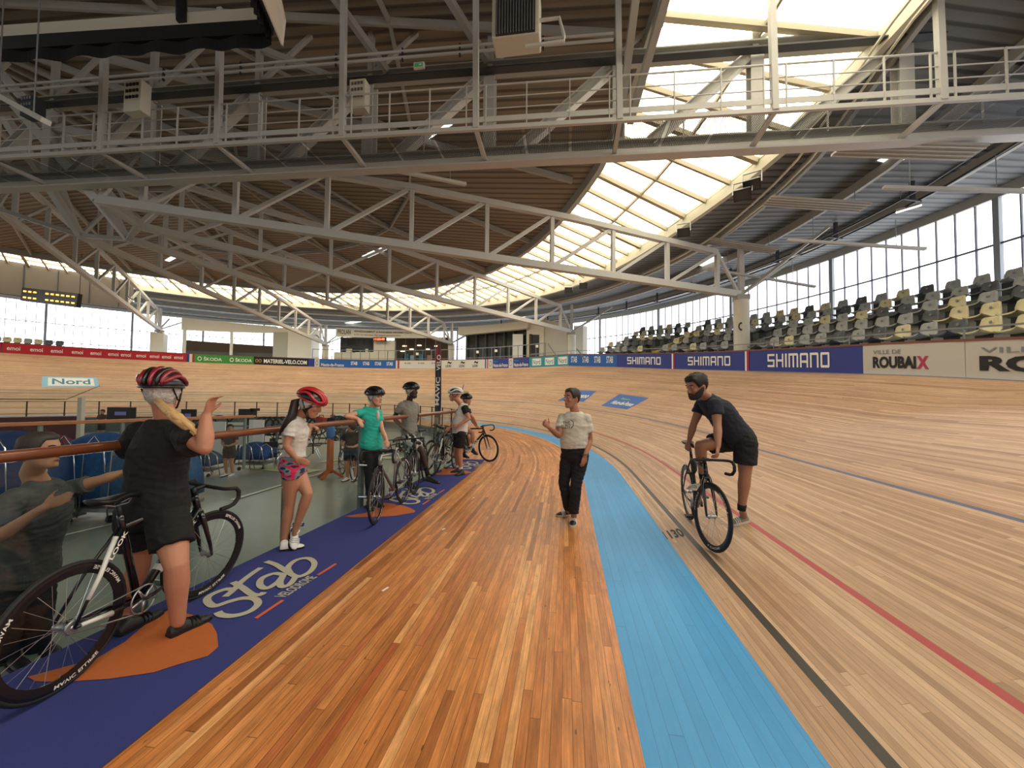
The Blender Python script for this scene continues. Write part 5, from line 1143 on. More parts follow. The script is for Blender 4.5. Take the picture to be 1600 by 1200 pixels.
def shoe(par, ankle, heel, toe, m, sole_m, nm='shoe', w_=.045, up=(0, 0, 1), accent=None, high=.1):
    heel, toe = V(heel), V(toe); d = (toe-heel); L_ = d.length; d /= L_; up = (V(up)-d*V(up).dot(d)).normalized(); s_ = up.cross(d).normalized()
    prof = [(-.02, .022, .045), (.0, .033, .07), (.12, .037, .085), (.3, .037, .085), (.45, .040, .072), (.62, .047, .058), (.8, .045, .046), (.93, .033, .036), (1.0, .014, .022)]
    b = MB(); rings = []
    for t, hw, h in prof:
        c = heel+d*L_*t+up*.02; n = 14; ring = []
        for j in range(n):
            a = 2*math.pi*j/n; y = hw*w_/.045*math.cos(a); z = max(math.sin(a), -.0)*(h*high/.1-.018) if math.sin(a) > 0 else .012*math.sin(a)
            ring.append(c+s_*y+up*z)
        rings.append(ring)
    b.loft(rings); limbp = heel+d*L_*.16+up*.07
    b.tube([limbp, limbp.lerp(V(ankle), .5)], [.037, .038], 12)
    o = remeshed(b, nm, m, par, .008, 2)
    b = MB(); rings = []
    for t, hw, h in prof:
        c = heel+d*L_*t; q = (hw+.004)*w_/.045; rings.append([c+s_*q+up*0.0, c+s_*q+up*.024, c-s_*q+up*.024, c-s_*q])
    b.loft(rings); b.build('sole', sole_m, o)
    if accent:
        for k in range(3): b = MB(); c = heel+d*L_*(.48+.09*k)+up*(.052-.006*k); b.tube([c+s_*.047+up*-.025, c+s_*.035+up*.012, c+up*.024, c-s_*.035+up*.012, c-s_*.047-up*.025], .0055, 5); b.build('strap' if accent is M_black else 'lace', accent, o)
    return o
def helmet(par, H, dark, ribm, rimm=None, strapm=None, cap=None):
    f, s_, u = H.f, H.s, H.u; k = H.k; c = H.at(-.008, 0, .045); A, B_, C_ = .133*k, .105*k, .098*k
    def hp(th, ph, o_=0): return c+f*(A+o_)*math.sin(th)*math.cos(ph)+s_*(B_+o_)*math.sin(th)*math.sin(ph)+u*(C_+o_)*math.cos(th)
    b = MB(); rings = []
    for i in range(9):
        th = .02+1.72*i/8; rings.append([hp(th, 2*math.pi*j/28) for j in range(28)])
    rings += [[hp(1.74, 2*math.pi*j/28, -.014) for j in range(28)], [hp(.05, 2*math.pi*j/28, -.016) for j in range(28)]]
    b.loft(rings); o = b.build('helmet', dark, par, smooth=True)
    for q in (-2, -1, 0, 1, 2):       # ridges front to back between the vents
        y = q*.37; pts = []
        for i in range(15):
            e = -1.62+3.24*i/14; z, x = math.cos(e), math.sin(e); yy = math.sin(y)*(1-.25*abs(x)); r_ = math.sqrt(max(.01, x*x+z*z+yy*yy))
            pts.append(c+(f*(A+.009)*x+s_*(B_+.009)*yy+u*(C_+.009)*z)/r_)
        b = MB(); b.tube(pts, [.004]+[.014*k]*13+[.004], 8, sq=.8); b.build('helmet_rib', ribm if q % 2 == 0 else (rimm or ribm), o, smooth=True)
    for sg in (-1, 1):
        pts = [hp(1.25+.25*math.sin(i*.9), sg*(.35+2.3*i/8), .008) for i in range(9)]; b = MB(); b.tube(pts, .014*k, 7); b.build('helmet_rib', ribm, o, smooth=True)
    b = MB(); b.tube([hp(1.7, 2*math.pi*j/32, -.004) for j in range(32)], .008*k, 8, closed=True); b.build('helmet_rim', rimm or dark, o, smooth=True)
    for sg in (-1, 1):
        b = MB(); b.tube([H.at(.05, sg*.079, .03), H.at(.02, sg*.082, -.04), H.at(.045, sg*.058, -.095), H.at(.055, 0, -.132)], .0055*k, 6, sq=.6); b.tube([H.at(-.06, sg*.078, .02), H.at(0, sg*.08, -.05)], .005*k, 6); b.build('helmet_strap', M_black, o)
    if cap: H.patch('hair_net', cap, par, lambda p: -.045+.075*math.cos(p), .012, hi=lambda p: .07, jit=.5)
    return o
def face(par, H, browm, lipm, eyes=True):
    for y in (-1, 1):
        b = MB(); b.sphere(H.at(.0815, y*.031, .010), .0105*H.k, n=8); e = b.build('eye', mat('eye_white', 'a79a90', .3), par, smooth=True)
        b = MB(); b.sphere(H.at(.0895, y*.031, .010), .0056*H.k, (1, 1, 1), 8); b.build('iris', mat('iris', '2a1f18', .3), e, smooth=True)
        b = MB(); b.tube([H.at(.094, y*.014, .030), H.at(.093, y*.032, .036), H.at(.080, y*.05, .032)], .0045*H.k, 5); b.build('eyebrow', browm, par, smooth=True)
    b = MB(); b.tube([H.at(.092, -.02, -.064), H.at(.102, 0, -.061), H.at(.092, .02, -.064)], [.003*H.k, .0065*H.k, .003*H.k], 6); b.build('lips', lipm, par, smooth=True)
def person(label, sp, loc):
    """sp: joints and clothing"""
    root = thing('person', label, 'person', loc); g = sp.get('girth', 1.0); fr = V(sp['front']); H = Head(sp['head'], sp['face'], sp.get('hup', (0, 0, 1)), sp.get('hk', 1.0)*1.07)
    vox = sp.get('vox', .011); sk = sp['skin']; hips, sh, neck = sp['hips'], sp['sh'], V(sp['neck']); am = sp.get('arm', 1.0); lg = sp.get('leg', 1.0)
    T = sp.get('torso') or [(-.14, .10*g, .07*g), (-.06, .155*g, .105*g), (.06, .17*g, .118*g), (.25, .155*g, .108*g), (.42, .135*g, .098*g), (.62, .15*g, .108*g), (.8, .165*g, .11*g), (.93, .165*g, .095*g), (1.02, .145*g, .082*g), (1.09, .11*g, .072), (1.16, .075, .062), (1.23, .055, .053)]
    b = MB(); torso(b, hips, sh, neck, fr, [(t, w_-.012, d_-.012, *r_) for t, w_, d_, *r_ in T]); H.build(b)
    limb(b, [(V(sh[0])+V(sh[1]))/2+(neck-(V(sh[0])+V(sh[1]))/2)*.3, neck, H.at(-.01, 0, -.06)], [.064*g**.5, .058*g**.5, .056])
    for i in (0, 1):
        ar = sp['arms'][i]
        if ar:
            el, wr = V(ar[0]), V(ar[1]); limb(b, [sh[i], V(sh[i]).lerp(el, .5), el, el.lerp(wr, .35), wr], [.054*am, .047*am, .037*am, .04*am, .0255*am**.5]); hand(b, wr, ar[2], ar[3], ar[4] if len(ar) > 4 else 1, ar[5] if len(ar) > 5 else .5, 1.0*(am**.3), bends=ar[6] if len(ar) > 6 else None)
        lgj = sp['legs'][i]; kn, an = V(lgj[0]), V(lgj[1]); limb(b, [V(hips[i]), V(hips[i]).lerp(kn, .5), kn, kn.lerp(an, .3), kn.lerp(an, .65), an], [.088*lg, .075*lg, .054*lg, .056*lg, .043*lg, .034*lg])
        if len(lgj) > 3: limb(b, [an, V(lgj[2]).lerp(V(lgj[3]), .22)+V(lgj[4] if len(lgj) > 4 else (0, 0, 1))*.045, V(lgj[2]).lerp(V(lgj[3]), .7)+V(lgj[4] if len(lgj) > 4 else (0, 0, 1))*.03], [.033, .024, .02])
    body = remeshed(b, 'body', sk, root, vox, 3)
    if sp.get('faceparts', True): face(root, H, sp.get('brow', mat('dark_brow', '2b211b', .8)), sp.get('lip', mat('lip', '9c5a50', .5)))
    # top
    for gi, gm in enumerate(sp['tops']):
        b = MB(); torso(b, hips, sh, neck, fr, [(t, w_+gm.get('grow', .008), d_+gm.get('grow', .008), *r_) for t, w_, d_, *r_ in T], lo=gm.get('lo', -.06), hi=gm.get('hi', 1.16))
        sl = gm.get('sleeve', .55)
        for i in (0, 1):
            if sp['arms'][i]: el = V(sp['arms'][i][0]); e_ = V(sh[i]).lerp(el, sl); limb(b, [V(sh[i]).lerp((V(sh[0])+V(sh[1]))/2, .25), sh[i], V(sh[i]).lerp(e_, .5)], [.06*am, .066*am, .064*am]); b.tube([V(sh[i]), e_], [.064*am, (.06+gm.get('flare', .004))*am], 16)
        tt = remeshed(b, gm['name'], gm['m'], root, vox, 3, fold=.007)
        if gm.get('smat'):
            for i in (0, 1):
                if sp['arms'][i]: el = V(sp['arms'][i][0]); e_ = V(sh[i]).lerp(el, sl+.02); b = MB(); b.tube([V(sh[i]).lerp((V(sh[0])+V(sh[1]))/2, .3)+V((0, 0, .012)), V(sh[i])+V((0, 0, .006)), e_], [.05*am, .075*am, .07*am], 16); remeshed(b, 'sleeve', gm['smat'], tt, vox, 2)
        pass
    lw = sp['lower']; b = MB(); torso(b, hips, sh, neck, fr, [(t, w_+.011, d_+.011, *r_) for t, w_, d_, *r_ in T], lo=-.14, hi=lw.get('hi', .12))
    f_ = lw['to']
    for i in (0, 1):
        kn, an = V(sp['legs'][i][0]), V(sp['legs'][i][1]); hp_ = V(hips[i]); lo_ = lw.get('loose', .012)
        if f_ <= 1: e_ = hp_.lerp(kn, f_); limb(b, [hp_, hp_.lerp(e_, .5)], [.088*lg+lo_, .084*lg+lo_]); b.tube([hp_, e_], [.088*lg+lo_, lw.get('hem', .072)*lg+lo_], 18)
        else: limb(b, [hp_, hp_.lerp(kn, .5), kn, kn.lerp(an, .35)], [.088*lg+lo_, .076*lg+lo_, .056*lg+lo_, .055*lg+lo_]); b.tube([kn.lerp(an, .2), kn.lerp(an, f_-1)], [.057*lg+lo_, lw.get('hem', .043)*lg+lo_], 16)
    remeshed(b, lw['name'], lw['m'], root, vox, 3, fold=.004 if lw.get('loose', .012) < .01 else .008)
    ft = sp['shoes']
    for i in (0, 1):
        L_ = sp['legs'][i]
        if len(L_) > 3: shoe(root, L_[1], L_[2], L_[3], ft['m'], ft['sole'], ft.get('name', 'shoe'), up=L_[4] if len(L_) > 4 else (0, 0, 1), accent=ft.get('accent'))
        if ft.get('sock'): an, kn = V(L_[1]), V(L_[0]); b = MB(); b.tube([an-(kn-an).normalized()*.03, an.lerp(kn, ft.get('sockh', .1))], [.04, .041*lg], 12); b.build('sock', ft['sock'], root, smooth=True)
    return root, H
def hairline(p, fore=.072, side=.0, nape=-.075):
    a = abs(p)
    if a < .8: return fore
    if a < 1.15: return fore+(-.012-fore)*(a-.8)/.35
    if a < 1.9: return -.012+(side+.012)*min(1, (a-1.15)/.25)
    return side+(nape-side)*min(1, (a-1.9)/.6)
hz = lambda X, Y, z=0: V((X*math.cos(YAW)-Y*math.sin(YAW), X*math.sin(YAW)+Y*math.cos(YAW), z))   # direction in the camera's ground frame
blackshoe = mat('black_cycling_shoe', '1c1c1e', .5); soleb = mat('black_sole', '101012', .6); whitesh = mat('white_cycling_shoe', 'e4e3df', .4); net = mat('white_hair_net', 'cfccc6', .8, noise=.25, nscale=60, bump=.6, bscale=60)
M_hred = mat('helmet_red', 'c0202c', .3, coat=.4); M_hblk = mat('helmet_black', '141416', .3, coat=.3); M_hdred = mat('helmet_dark_red', '8e1c2c', .3, coat=.4); M_hwht = mat('helmet_white', 'e2e2e0', .35)
# 1 woman in black, back turned
g1 = 1.18
r1, H1 = person('woman in black T-shirt, black shorts and red-black helmet straddling the nearest bicycle, back turned', dict(
    girth=g1, front=hz(-.1, 1), head=J(254, 613, 2.62), face=hz(-.35, 1, -.05), hk=1.02, neck=J(259, 650, 2.62), skin=skin('rosy', 'bf8468'), vox=.009, faceparts=True,
    sh=[J(219, 676, 2.70), J(287, 676, 2.56)], hips=[J(214, 806, 2.70), J(262, 806, 2.60)], arm=1.25, leg=1.22,
    torso=[(-.16, .12, .09), (-.06, .215, .145), (.06, .235, .16), (.22, .222, .15), (.42, .185, .135), (.62, .19, .135), (.8, .195, .13), (.93, .18, .10), (1.02, .155, .088), (1.09, .12, .076), (1.16, .08, .066), (1.23, .055, .055)],
    arms=[(J(205, 712, 2.9), J(232, 700, 3.05), hz(.5, 1, -.1), (0, 0, -1), 1, .5), (J(320, 700, 2.46), J(322, 648, 2.52), hz(.25, .1, 1), hz(1, .1, .0), 1, .3, (.55, .6, .65, .5))],
    legs=[(J(217, 885, 2.70), J(192, 968, 2.74), G(183, 996), G(254, 958)), (J(276, 884, 2.50), J(278, 972, 2.55), G(263, 998), G(330, 966))],
    tops=[dict(name='t_shirt', m=cloth('black', '141417', .8), sleeve=.62, lo=-.02, grow=.014, flare=.03)], lower=dict(name='shorts', m=cloth('black_shorts', '0e0e10', .3), to=.62, hem=.086, hi=.3, loose=.014),
    shoes=dict(m=blackshoe, sole=soleb, accent=M_black)), G(250, 990))
helmet(r1, H1, M_hblk, M_hdred, M_hblk, cap=net)
b = MB(); q = [H1.at(-.08, -.01, -.05), J(264, 643, 2.47), J(274, 653, 2.45), J(297, 667, 2.46), J(309, 678, 2.46)]
rg = random.Random(4)
for k in range(13):
    o_ = [V((rg.uniform(-1, 1), rg.uniform(-1, 1), rg.uniform(-1, 1)))*x for x in (.006, .012, .02, .02, .016)]
    b.tube([p+d for p, d in zip(q, o_)], [.015, .019, .022, .018, .004], 7)
b.build('ponytail', mat('blonde_hair', 'cfa972', .55, noise=.35, nscale=18), r1, smooth=True)
H1.patch('hair', mat('blonde_hair', 'cfa972', .55, noise=.35, nscale=18), r1, lambda p: -.055+.09*math.cos(p), .006, hi=lambda p: .06)
# 2 woman in white
r2, H2 = person('woman in white T-shirt, pink camouflage shorts and red helmet looking down with crossed legs', dict(
    girth=.86, front=hz(1, .25), head=J(485, 631, 3.98), face=hz(1, .15, -.45), hup=hz(.45, .05, 1), neck=J(468, 650, 4.0), skin=skin('tan', 'b98264'), vox=.009,
    sh=[J(468, 661, 4.12), J(457, 663, 3.88)], hips=[J(463, 733, 4.1), J(455, 734, 3.95)], arm=.86, leg=.95,
    torso=[(-.14, .10, .08), (-.05, .13, .115, -.01), (.08, .135, .12, -.015), (.25, .13, .105, -.01), (.42, .115, .085), (.62, .13, .10), (.8, .14, .11), (.93, .135, .085), (1.02, .155, .088), (1.09, .12, .076), (1.16, .08, .066), (1.23, .055, .055)],
    arms=[(J(480, 683, 4.32), J(484, 664, 4.46), hz(.9, .0, -.3), (0, 0, -1), 1, .7), (J(447, 697, 3.80), J(462, 716, 3.84), hz(.9, .25, -.45), hz(-.3, 1, 0), -1, .4)],
    legs=[(J(481, 772, 4.0), J(462, 826, 4.0), J(456, 834, 4.05), J(458, 861, 3.93), hz(.9, -.6, .1)), (J(452, 790, 3.98), J(443, 846, 3.98), G(438, 861, .0), G(476, 856, .0))],
    tops=[dict(name='t_shirt', m=cloth('white', 'd9d5ce', .5), sleeve=.6, lo=.27, grow=.012, flare=.008)],
    lower=dict(name='shorts', m=cloth('camo', 'd0305c', .2), to=.22, hem=.086, hi=.33, loose=.006), shoes=dict(m=whitesh, sole=soleb, accent=whitesh, sock=None)), G(455, 860))
m_ = bpy.data.materials['cloth_camo']; nt = m_.node_tree; nz = N(nt, 'ShaderNodeTexNoise'); nz.inputs['Scale'].default_value = 9; nz.inputs['Detail'].default_value = 1; tc = N(nt, 'ShaderNodeTexCoord'); mp = N(nt, 'ShaderNodeMapping'); mp.inputs['Scale'].default_value = (1, 1, 2.2)
nt.links.new(tc.outputs['Object'], mp.inputs[0]); nt.links.new(mp.outputs[0], nz.inputs['Vector']); cr = N(nt, 'ShaderNodeValToRGB'); cr.color_ramp.interpolation = 'CONSTANT'; e = cr.color_ramp.elements
e[0].position = 0; e[0].color = (*srgb('2b3266'), 1); e[1].position = .42; e[1].color = (*srgb('76979a'), 1); q = e.new(.52); q.color = (*srgb('d8305e'), 1); q = e.new(.66); q.color = (*srgb('29305a'), 1)
nt.links.new(nz.outputs[0], cr.inputs[0]); nt.links.new(cr.outputs[0], nt.nodes['Principled BSDF'].inputs['Base Color'])
helmet(r2, H2, M_hblk, M_hred, M_hred, cap=net)
hairb = mat('dark_brown_hair', '2a1d19', .5, noise=.3, nscale=20)
b = MB(); b.tube([H2.at(-.09, 0, -.01), H2.at(-.13, 0, -.05), J(456, 650, 3.86), J(446, 664, 3.84), J(438, 676, 3.84)], [.045, .06, .06, .045, .012], 12, sq=.7); b.build('long_hair', hairb, r2, smooth=True)
H2.patch('hair', hairb, r2, lambda p: -.07+.11*math.cos(p), .007, hi=lambda p: .06)
# 3 woman in teal
r3, H3 = person('woman in teal top and black leggings leaning on the handrail, wearing a black helmet', dict(
    girth=.95, front=hz(.7, -.7), head=J(586, 621, 5.68), face=hz(.95, -.4, 0), neck=J(582, 637, 5.70), skin=skin('fair', 'd09a80'), vox=.011,
    sh=[J(591, 645, 5.78), J(568, 644, 5.62)], hips=[J(587, 698, 5.78), J(573, 698, 5.68)], arm=.9,
    arms=[(J(597, 672, 5.70), J(604, 688, 5.55), hz(.4, -.7, -.5), (0, 0, -1), -1, .6), (J(541, 650, 5.24), J(559, 654, 5.36), hz(.6, -.2, -.7), hz(-.7, .5, -.2), 1, .35)],
    legs=[(J(591, 740, 5.75), J(588, 780, 5.80), G(584, 789), G(598, 794)), (J(576, 742, 5.66), J(577, 782, 5.68), G(575, 792), G(582, 800))],
    tops=[dict(name='top', m=cloth('teal', '2bb5a4', .5), sleeve=.5, lo=-.1, grow=.016)], lower=dict(name='leggings', m=cloth('leggings', '16161a', .1), to=1.93, loose=.004, hem=.036), shoes=dict(m=blackshoe, sole=soleb)), G(580, 790))
b = MB(); b.sphere(J(590, 649, 5.58), .07, (.5, .25, 1.1), 10, Matrix.Rotation(YAW-.5, 3, 'Z')); b.build('white_neck_panel', cloth('white', 'd9d5ce'), r3, smooth=True)
helmet(r3, H3, M_hblk, M_hblk, M_hblk, cap=net)
# 4 man in grey
r4, H4 = person('dark-skinned man in grey T-shirt and patterned shorts sitting against the handrail, black helmet', dict(
    girth=1.0, front=hz(.85, -.5), head=J(643, 611, 6.9), face=hz(1, -.35, 0), neck=J(640, 624, 6.95), skin=skin('dark', '3d2a22'), vox=.012, brow=M_black, lip=mat('lip_dark', '5a3630', .5),
    sh=[J(649, 634, 7.1), J(628, 633, 6.85)], hips=[J(644, 682, 7.1), J(636, 682, 6.95)],
    arms=[(J(652, 655, 7.2), J(640, 674, 7.05), hz(-.4, -.3, -.6), hz(-.5, .3, 0), 1, .5), (J(615, 653, 6.85), J(632, 671, 6.75), hz(.8, -.2, -.4), (0, 0, -1), 1, .5)],
    legs=[(J(646, 716, 7.0), J(641, 749, 7.05), G(636, 758), G(652, 765)), (J(659, 704, 6.72), J(668, 741, 6.75), J(666, 751, 6.75), J(687, 756, 6.6))],
    tops=[dict(name='t_shirt', m=cloth('grey', '83807a', .5), sleeve=.6, lo=-.02, grow=.015)], lower=dict(name='shorts', m=cloth('floral', 'cfcdc8', .2), to=.86, hem=.085, hi=.12, loose=.018), shoes=dict(m=blackshoe, sole=soleb, sock=mat('black_sock', '18181a', .9), sockh=.35)), G(640, 757))
m_ = bpy.data.materials['cloth_floral']; nt = m_.node_tree; nz = N(nt, 'ShaderNodeTexNoise'); nz.inputs['Scale'].default_value = 12; nz.inputs['Detail'].default_value = 1; tc = N(nt, 'ShaderNodeTexCoord'); nt.links.new(tc.outputs['Object'], nz.inputs['Vector'])
cr = N(nt, 'ShaderNodeValToRGB'); cr.color_ramp.interpolation = 'CONSTANT'; cr.color_ramp.elements[0].color = (*srgb('1c1c1e'), 1); cr.color_ramp.elements[1].position = .46; cr.color_ramp.elements[1].color = (*srgb('cfcdc8'), 1); nt.links.new(nz.outputs[0], cr.inputs[0]); nt.links.new(cr.outputs[0], nt.nodes['Principled BSDF'].inputs['Base Color'])
helmet(r4, H4, M_hblk, M_hblk, M_hblk, cap=net)
H4.patch('beard', M_black, r4, lambda p: -.118, .005, -1.5, 1.5, hi=lambda p: -.075)
# 5 man in white with black sleeves
r5, H5 = person('man in white T-shirt with black sleeves, black shorts and white helmet, looking down', dict(
    girth=1.05, front=hz(-1, -.1), head=J(711, 617, 7.95), face=hz(-1, -.05, -.15), neck=J(718, 628, 7.95), skin=skin('rosy', 'bf8468'), vox=.012,
    sh=[J(726, 637, 7.82), J(722, 637, 8.15)], hips=[J(720, 678, 7.88), J(716, 678, 8.08)], arm=1.05, leg=1.1,
    torso=[(-.14, .11, .09), (-.05, .17, .13), (.08, .175, .145), (.25, .17, .15, .015), (.42, .165, .15, .02), (.62, .17, .14), (.8, .18, .13), (.93, .16, .10), (1.02, .155, .088), (1.09, .12, .076), (1.16, .08, .066), (1.23, .055, .055)],
    arms=[(J(733, 654, 7.75), J(717, 664, 7.7), hz(-.9, -.1, -.2), hz(0, 1, 0), 1, .6), (J(708, 660, 8.2), J(704, 668, 8.0), hz(-.5, -.3, -.4), hz(0, 1, 0), -1, .6)],
    legs=[(J(718, 708, 7.86), J(720, 733, 7.9), G(725, 742), G(711, 744)), (J(714, 706, 8.1), J(715, 730, 8.12), G(719, 738), G(704, 739))],
    tops=[dict(name='t_shirt', m=cloth('white', 'd9d5ce', .5), sleeve=.5, lo=-.02, grow=.012, smat=cloth('black_sleeve', '17171a'))], lower=dict(name='shorts', m=cloth('black_shorts', '0e0e10', .3), to=.72, hem=.078, hi=.12, loose=.01), shoes=dict(m=blackshoe, sole=soleb, sock=mat('white_sock', 'cfccc4', .9), sockh=.14)), G(718, 740))
helmet(r5, H5, M_hblk, M_hwht, M_hwht)
# 6 rider at the end
r6, H6 = person('rider in dark clothes on a bicycle, mostly hidden behind the man with black sleeves', dict(
    girth=.9, front=hz(1, 0, -.4), head=J(729, 625, 9.6), face=hz(1, -.3, -.1), neck=J(727, 636, 9.65), skin=skin('tan', 'b98264'), vox=.014,
    sh=[J(731, 642, 9.8), J(730, 642, 9.5)], hips=[J(722, 668, 9.8), J(721, 668, 9.65)],
    arms=[(J(737, 655, 9.8), J(744, 666, 9.75), hz(.6, 0, -.4), (0, 0, -1), 1, .8), (J(739, 652, 9.45), J(745, 664, 9.5), hz(.6, -.1, -.5), (0, 0, -1), 1, .8)],
    legs=[(J(734, 688, 9.8), J(726, 708, 9.8), J(724, 714, 9.8), J(733, 716, 9.75)), (J(738, 676, 9.5), J(739, 700, 9.52), J(737, 706, 9.52), J(746, 711, 9.42))],
    tops=[dict(name='jersey', m=cloth('dark_jersey', '1e2024'), sleeve=.5, lo=-.02)], lower=dict(name='shorts', m=cloth('black_shorts', '0e0e10', .3), to=.6, loose=.004), shoes=dict(m=blackshoe, sole=soleb, sock=mat('white_sock', 'cfccc4', .9), sockh=.3)), G(728, 722))
helmet(r6, H6, M_hblk, M_hblk)
# 7 instructor
r7, H7 = person('man in white printed T-shirt and black jeans standing on the boards, one hand raised', dict(
    girth=1.02, front=hz(-.55, -.8), head=J(894, 622, 4.9), face=hz(-.85, -.5, .02), neck=J(898, 641, 4.9), skin=skin('ruddy', 'a8735a'), vox=.009,
    sh=[J(916, 653, 4.84), J(879, 653, 4.96)], hips=[J(908, 712, 4.86), J(888, 712, 4.94)], arm=.98,
    torso=[(-.14, .10, .08), (-.06, .155, .11), (.06, .165, .12), (.25, .16, .125, .01), (.42, .16, .125, .015), (.62, .17, .12), (.8, .18, .115), (.93, .17, .09), (1.02, .155, .088), (1.09, .12, .076), (1.16, .08, .066), (1.23, .055, .055)],
    arms=[(J(922, 688, 4.86), J(914, 712, 4.72), hz(-.25, -.15, -1), hz(-.5, .8, 0), 1, .45), (J(873, 681, 4.8), J(858, 668, 4.55), hz(-.6, -.2, .55), hz(.2, -1, .3), 1, .9)],
    legs=[(J(900, 758, 4.80), J(896, 803, 4.84), G(897, 813), G(894, 824), (0, 0, 1)), (J(881, 754, 4.92), J(889, 797, 4.98), G(892, 805), G(869, 807))],
    tops=[dict(name='t_shirt', m=cloth('offwhite', 'cfcabb', .5), sleeve=.62, lo=.22, grow=.018, flare=.012)], lower=dict(name='jeans', m=cloth('black_jeans', '16181e', .5), to=1.96, loose=.014, hem=.05, hi=.3), shoes=dict(m=M_black, sole=mat('white_sole', 'c9c6be', .6), accent=M_txtw, name='sneaker')), G(891, 815))
hair7 = mat('greying_hair', '2d2a28', .6, noise=.4, nscale=60)
H7.patch('hair', hair7, r7, hairline, .012, jit=.35)
b = MB(); c0, c1 = J(877, 667, 4.69), J(896, 665, 4.69); 
for t_, v0, v1 in (('THE', .6, .95), ('NORTH', .3, .58), ('FACE', .02, .28)): letters(b, t_, lambda u, v: c0.lerp(c1, (.1 if t_ != 'NORTH' else 0)+u*(.62 if t_ != 'NORTH' else .75))+V((0, 0, (v0+(v1-v0)*v)*.1-.03))-fwd*(.03*math.sin(u*3)), .02)
b.tube([c0.lerp(c1, .8)+V((0, 0, -.03)), c0.lerp(c1, 1)+V((0, 0, .0)), c0.lerp(c1, .98)+V((0, 0, .05)), c0.lerp(c1, .75)+V((0, 0, .075))], .005, 4)
b.build('shirt_print', M_txtk, r7)
b = MB(); w0 = J(913, 710, 4.73); b.tube([w0+V((.034*math.cos(a), .034*math.sin(a), .004*math.cos(a))) for a in [2*math.pi*k/14 for k in range(14)]], .005, 6, closed=True); b.build('bracelet', M_dsteel, r7)
# 8 bearded man
f8 = TR(1158, 819); t8 = DEP(f8); sh8 = .15
kb = DEP(fR)
r8, H8 = person('bearded man in navy T-shirt and black shorts bending over his bicycle on the banked track', dict(
    girth=1.08, front=hz(-.7, -.2, -.7), head=J(1089, 603, 4.12), face=hz(-.95, -.25, -.38), hup=hz(-.35, -.1, 1), hk=1.04, neck=J(1107, 622, 4.2), skin=skin('olive', 'a5765c'), vox=.009,
    sh=[J(1118, 632, 4.06), J(1099, 626, 4.42)], hips=[J(1165, 688, 4.15), J(1151, 688, 4.38)], arm=1.08, leg=1.12,
    torso=[(-.2, .11, .09), (-.08, .17, .13), (.06, .18, .14), (.25, .17, .135), (.42, .165, .13, -.01), (.62, .175, .13, -.02), (.8, .185, .125, -.02), (.93, .17, .10, -.01), (1.02, .155, .088), (1.09, .12, .076), (1.16, .08, .066), (1.23, .055, .055)],
    arms=[(J(1121, 663, 3.98), J(1122, 698, 3.86), hz(-.25, -.35, -1), hz(-.6, .5, 0), 1, 1.0), (J(1084, 662, 4.42), J(1077, 688, 4.52), hz(-.3, -.3, -.6), (0, 0, -1), 1, .8)],
    legs=[(J(1164, 742, 4.12), J(1159, 793, 4.15), TR(1170, 815), TR(1140, 822), (0, 0, 1)), (J(1094, 696, 4.32), J(1098, 743, 4.42), J(1102, 766, 4.5), J(1076, 765, 4.35))],
    tops=[dict(name='t_shirt', m=cloth('navy', '1b2130', .5), sleeve=.55, lo=.0, grow=.014, flare=.01)], lower=dict(name='shorts', m=cloth('black_shorts2', '131418', .4), to=.7, hem=.085, hi=.16, loose=.018), shoes=dict(m=mat('grey_running_shoe', '8f8a80', .7, noise=.2), sole=mat('cream_sole', 'd6d0c2', .6), accent=M_txtw, name='running_shoe', sock=mat('black_sock', '18181a', .9), sockh=.1)), f8)
hair8 = mat('near_black_hair', '1c1613', .6, noise=.4, nscale=50)
H8.patch('hair', hair8, r8, lambda p: hairline(p, .066, .004, -.06), .018, jit=.3)
H8.patch('beard', hair8, r8, lambda p: -.1195, .015, -1.6, 1.6, hi=lambda p: -.07+.055*min(1, max(0, abs(p)-.35)/1.1), jit=.2)
b = MB(); b.tube([H8.at(.085, -.036, -.072), H8.at(.098, -.02, -.052), H8.at(.106, 0, -.046), H8.at(.098, .02, -.052), H8.at(.085, .036, -.072)], [.007, .008, .007, .008, .007], 6); b.build('moustache', hair8, r8, smooth=True)
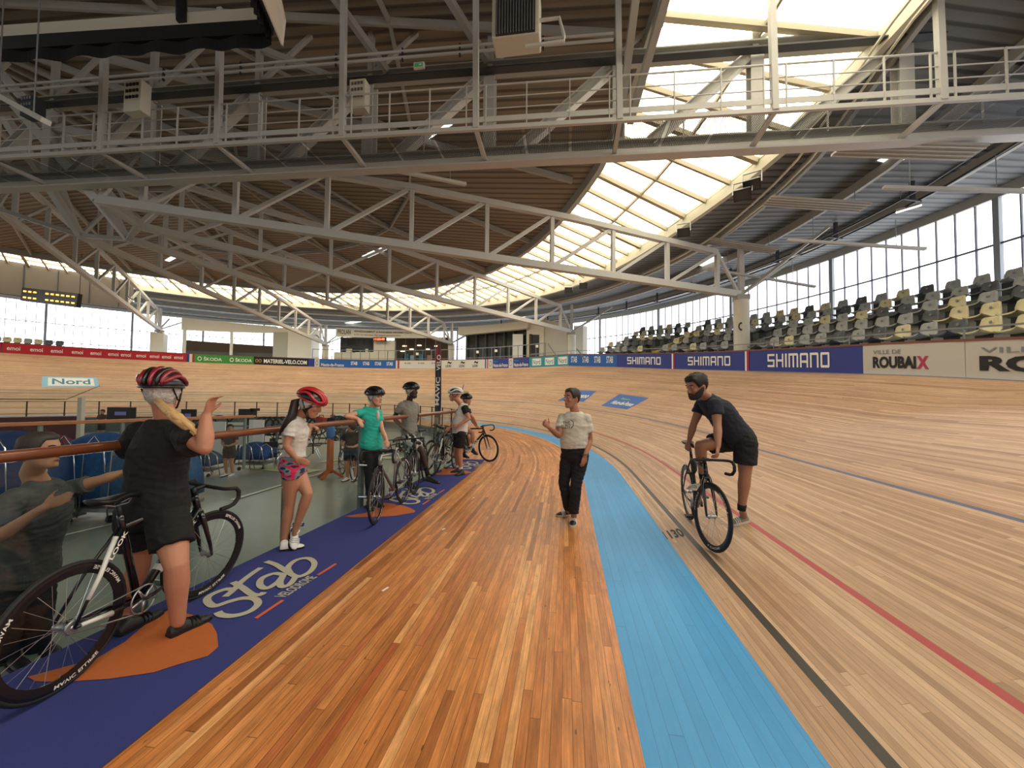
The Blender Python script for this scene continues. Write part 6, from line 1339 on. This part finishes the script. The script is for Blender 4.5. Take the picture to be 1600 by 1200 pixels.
# 9 man behind the glass
r9, H9 = person('man in dark grey T-shirt behind the glass with one hand on his chest', dict(
    girth=1.12, front=hz(.8, -.35), head=J(62, 704, 2.72), face=hz(1, .25, 0), hk=1.0, neck=J(50, 738, 2.75), skin=skin('tan2', 'b5856a'), vox=.010,
    sh=[J(108, 765, 3.0), J(22, 778, 2.62)], hips=[J(60, 900, 2.95), J(15, 905, 2.8)], arm=1.05,
    arms=[(J(158, 750, 3.05), J(195, 738, 3.12), hz(.8, .1, .1), (0, 0, -1), -1, .5), (J(-20, 850, 2.5), J(70, 792, 2.55), hz(.7, .15, .35), hz(-.3, 1, 0), 1, .3)],
    legs=[(J(62, 975, 2.95), J(55, 1050, 3.1), V(J(55, 1050, 3.1)).xy.to_3d()+V((0, 0, -.42)), V(J(90, 1050, 2.9)).xy.to_3d()+V((0, 0, -.42))), (J(12, 985, 2.8), J(5, 1070, 2.95), V(J(5, 1060, 2.95)).xy.to_3d()+V((0, 0, -.42)), V(J(40, 1060, 2.75)).xy.to_3d()+V((0, 0, -.42)))],
    tops=[dict(name='t_shirt', m=cloth('charcoal', '4c4e4e', .8), sleeve=.6, lo=-.05, grow=.014, flare=.01)], lower=dict(name='trousers', m=cloth('dark_trousers', '1b1b1e', .4), to=1.9, loose=.014, hem=.05), shoes=dict(m=blackshoe, sole=soleb)), V((J(40, 1050, 2.95).x, J(40, 1050, 2.95).y, -.42)))
H9.patch('hair', mat('dark_grey_hair', '3a332e', .6, noise=.4, nscale=50), r9, hairline, .012, jit=.3)
# 10 person inside the fence
zf = infz(9)
def stand(label, pp, pytop, cols, face_, hairc='2a201c', k=1.0):
    q = IF(*pp); zf = q.z; c = V((q.x, q.y, 0)); Hh = J(pp[0], pytop, DEP(q)).z-zf; u = lambda x, y, z: c+hz(x, y, zf+z*Hh)
    rr, HH = person(label, dict(girth=.95, front=face_, head=u(0, 0, .93), face=face_, neck=u(0, 0, .85), skin=skin('tan2', 'b5856a'), vox=.016, faceparts=False, hk=.97,
        sh=[u(-.16, 0, .81), u(.16, 0, .81)], hips=[u(-.08, 0, .52), u(.08, 0, .52)], arms=[(u(-.24, .02, .64), u(-.05, -.15, .60), hz(.7, -.3, 0), (0, 0, 1), 1, .6), (u(.23, -.02, .64), u(.1, -.2, .60), hz(-.7, -.3, .1), (0, 0, 1), 1, .6)],
        legs=[(u(-.09, -.02, .28), u(-.09, .03, .05), u(-.09, .07, 0), u(-.12, -.18, 0)), (u(.09, -.02, .28), u(.1, .03, .05), u(.1, .07, 0), u(.12, -.18, 0))],
        tops=[dict(name='t_shirt', m=cloth(cols[0], cols[0]), sleeve=.6, lo=-.02)], lower=dict(name='shorts', m=cloth(cols[1], cols[1]), to=.7, loose=.012), shoes=dict(m=whitesh, sole=soleb)), u(0, 0, 0))
    HH.patch('hair', mat('brown_hair'+hairc, hairc, .6), rr, lambda p: .0+.07*math.cos(p), .012)
    return rr
stand('person in dark T-shirt and white shoes standing before the white boards inside the fence', (357, 744), 664, ('3b3d40', '26272a'), hz(.6, -.8, -.1))
stand('person in black clothes and white shoes by the bicycle beyond the orange stand', (548, 751), 662, ('1d2a2c', '18181c'), hz(-.8, .3, -.1))
stand('person with dark hair seen low behind the counter left of the black screen', (158, 690), 640, ('6a4a3c', '33302e'), hz(.2, -1, 0))
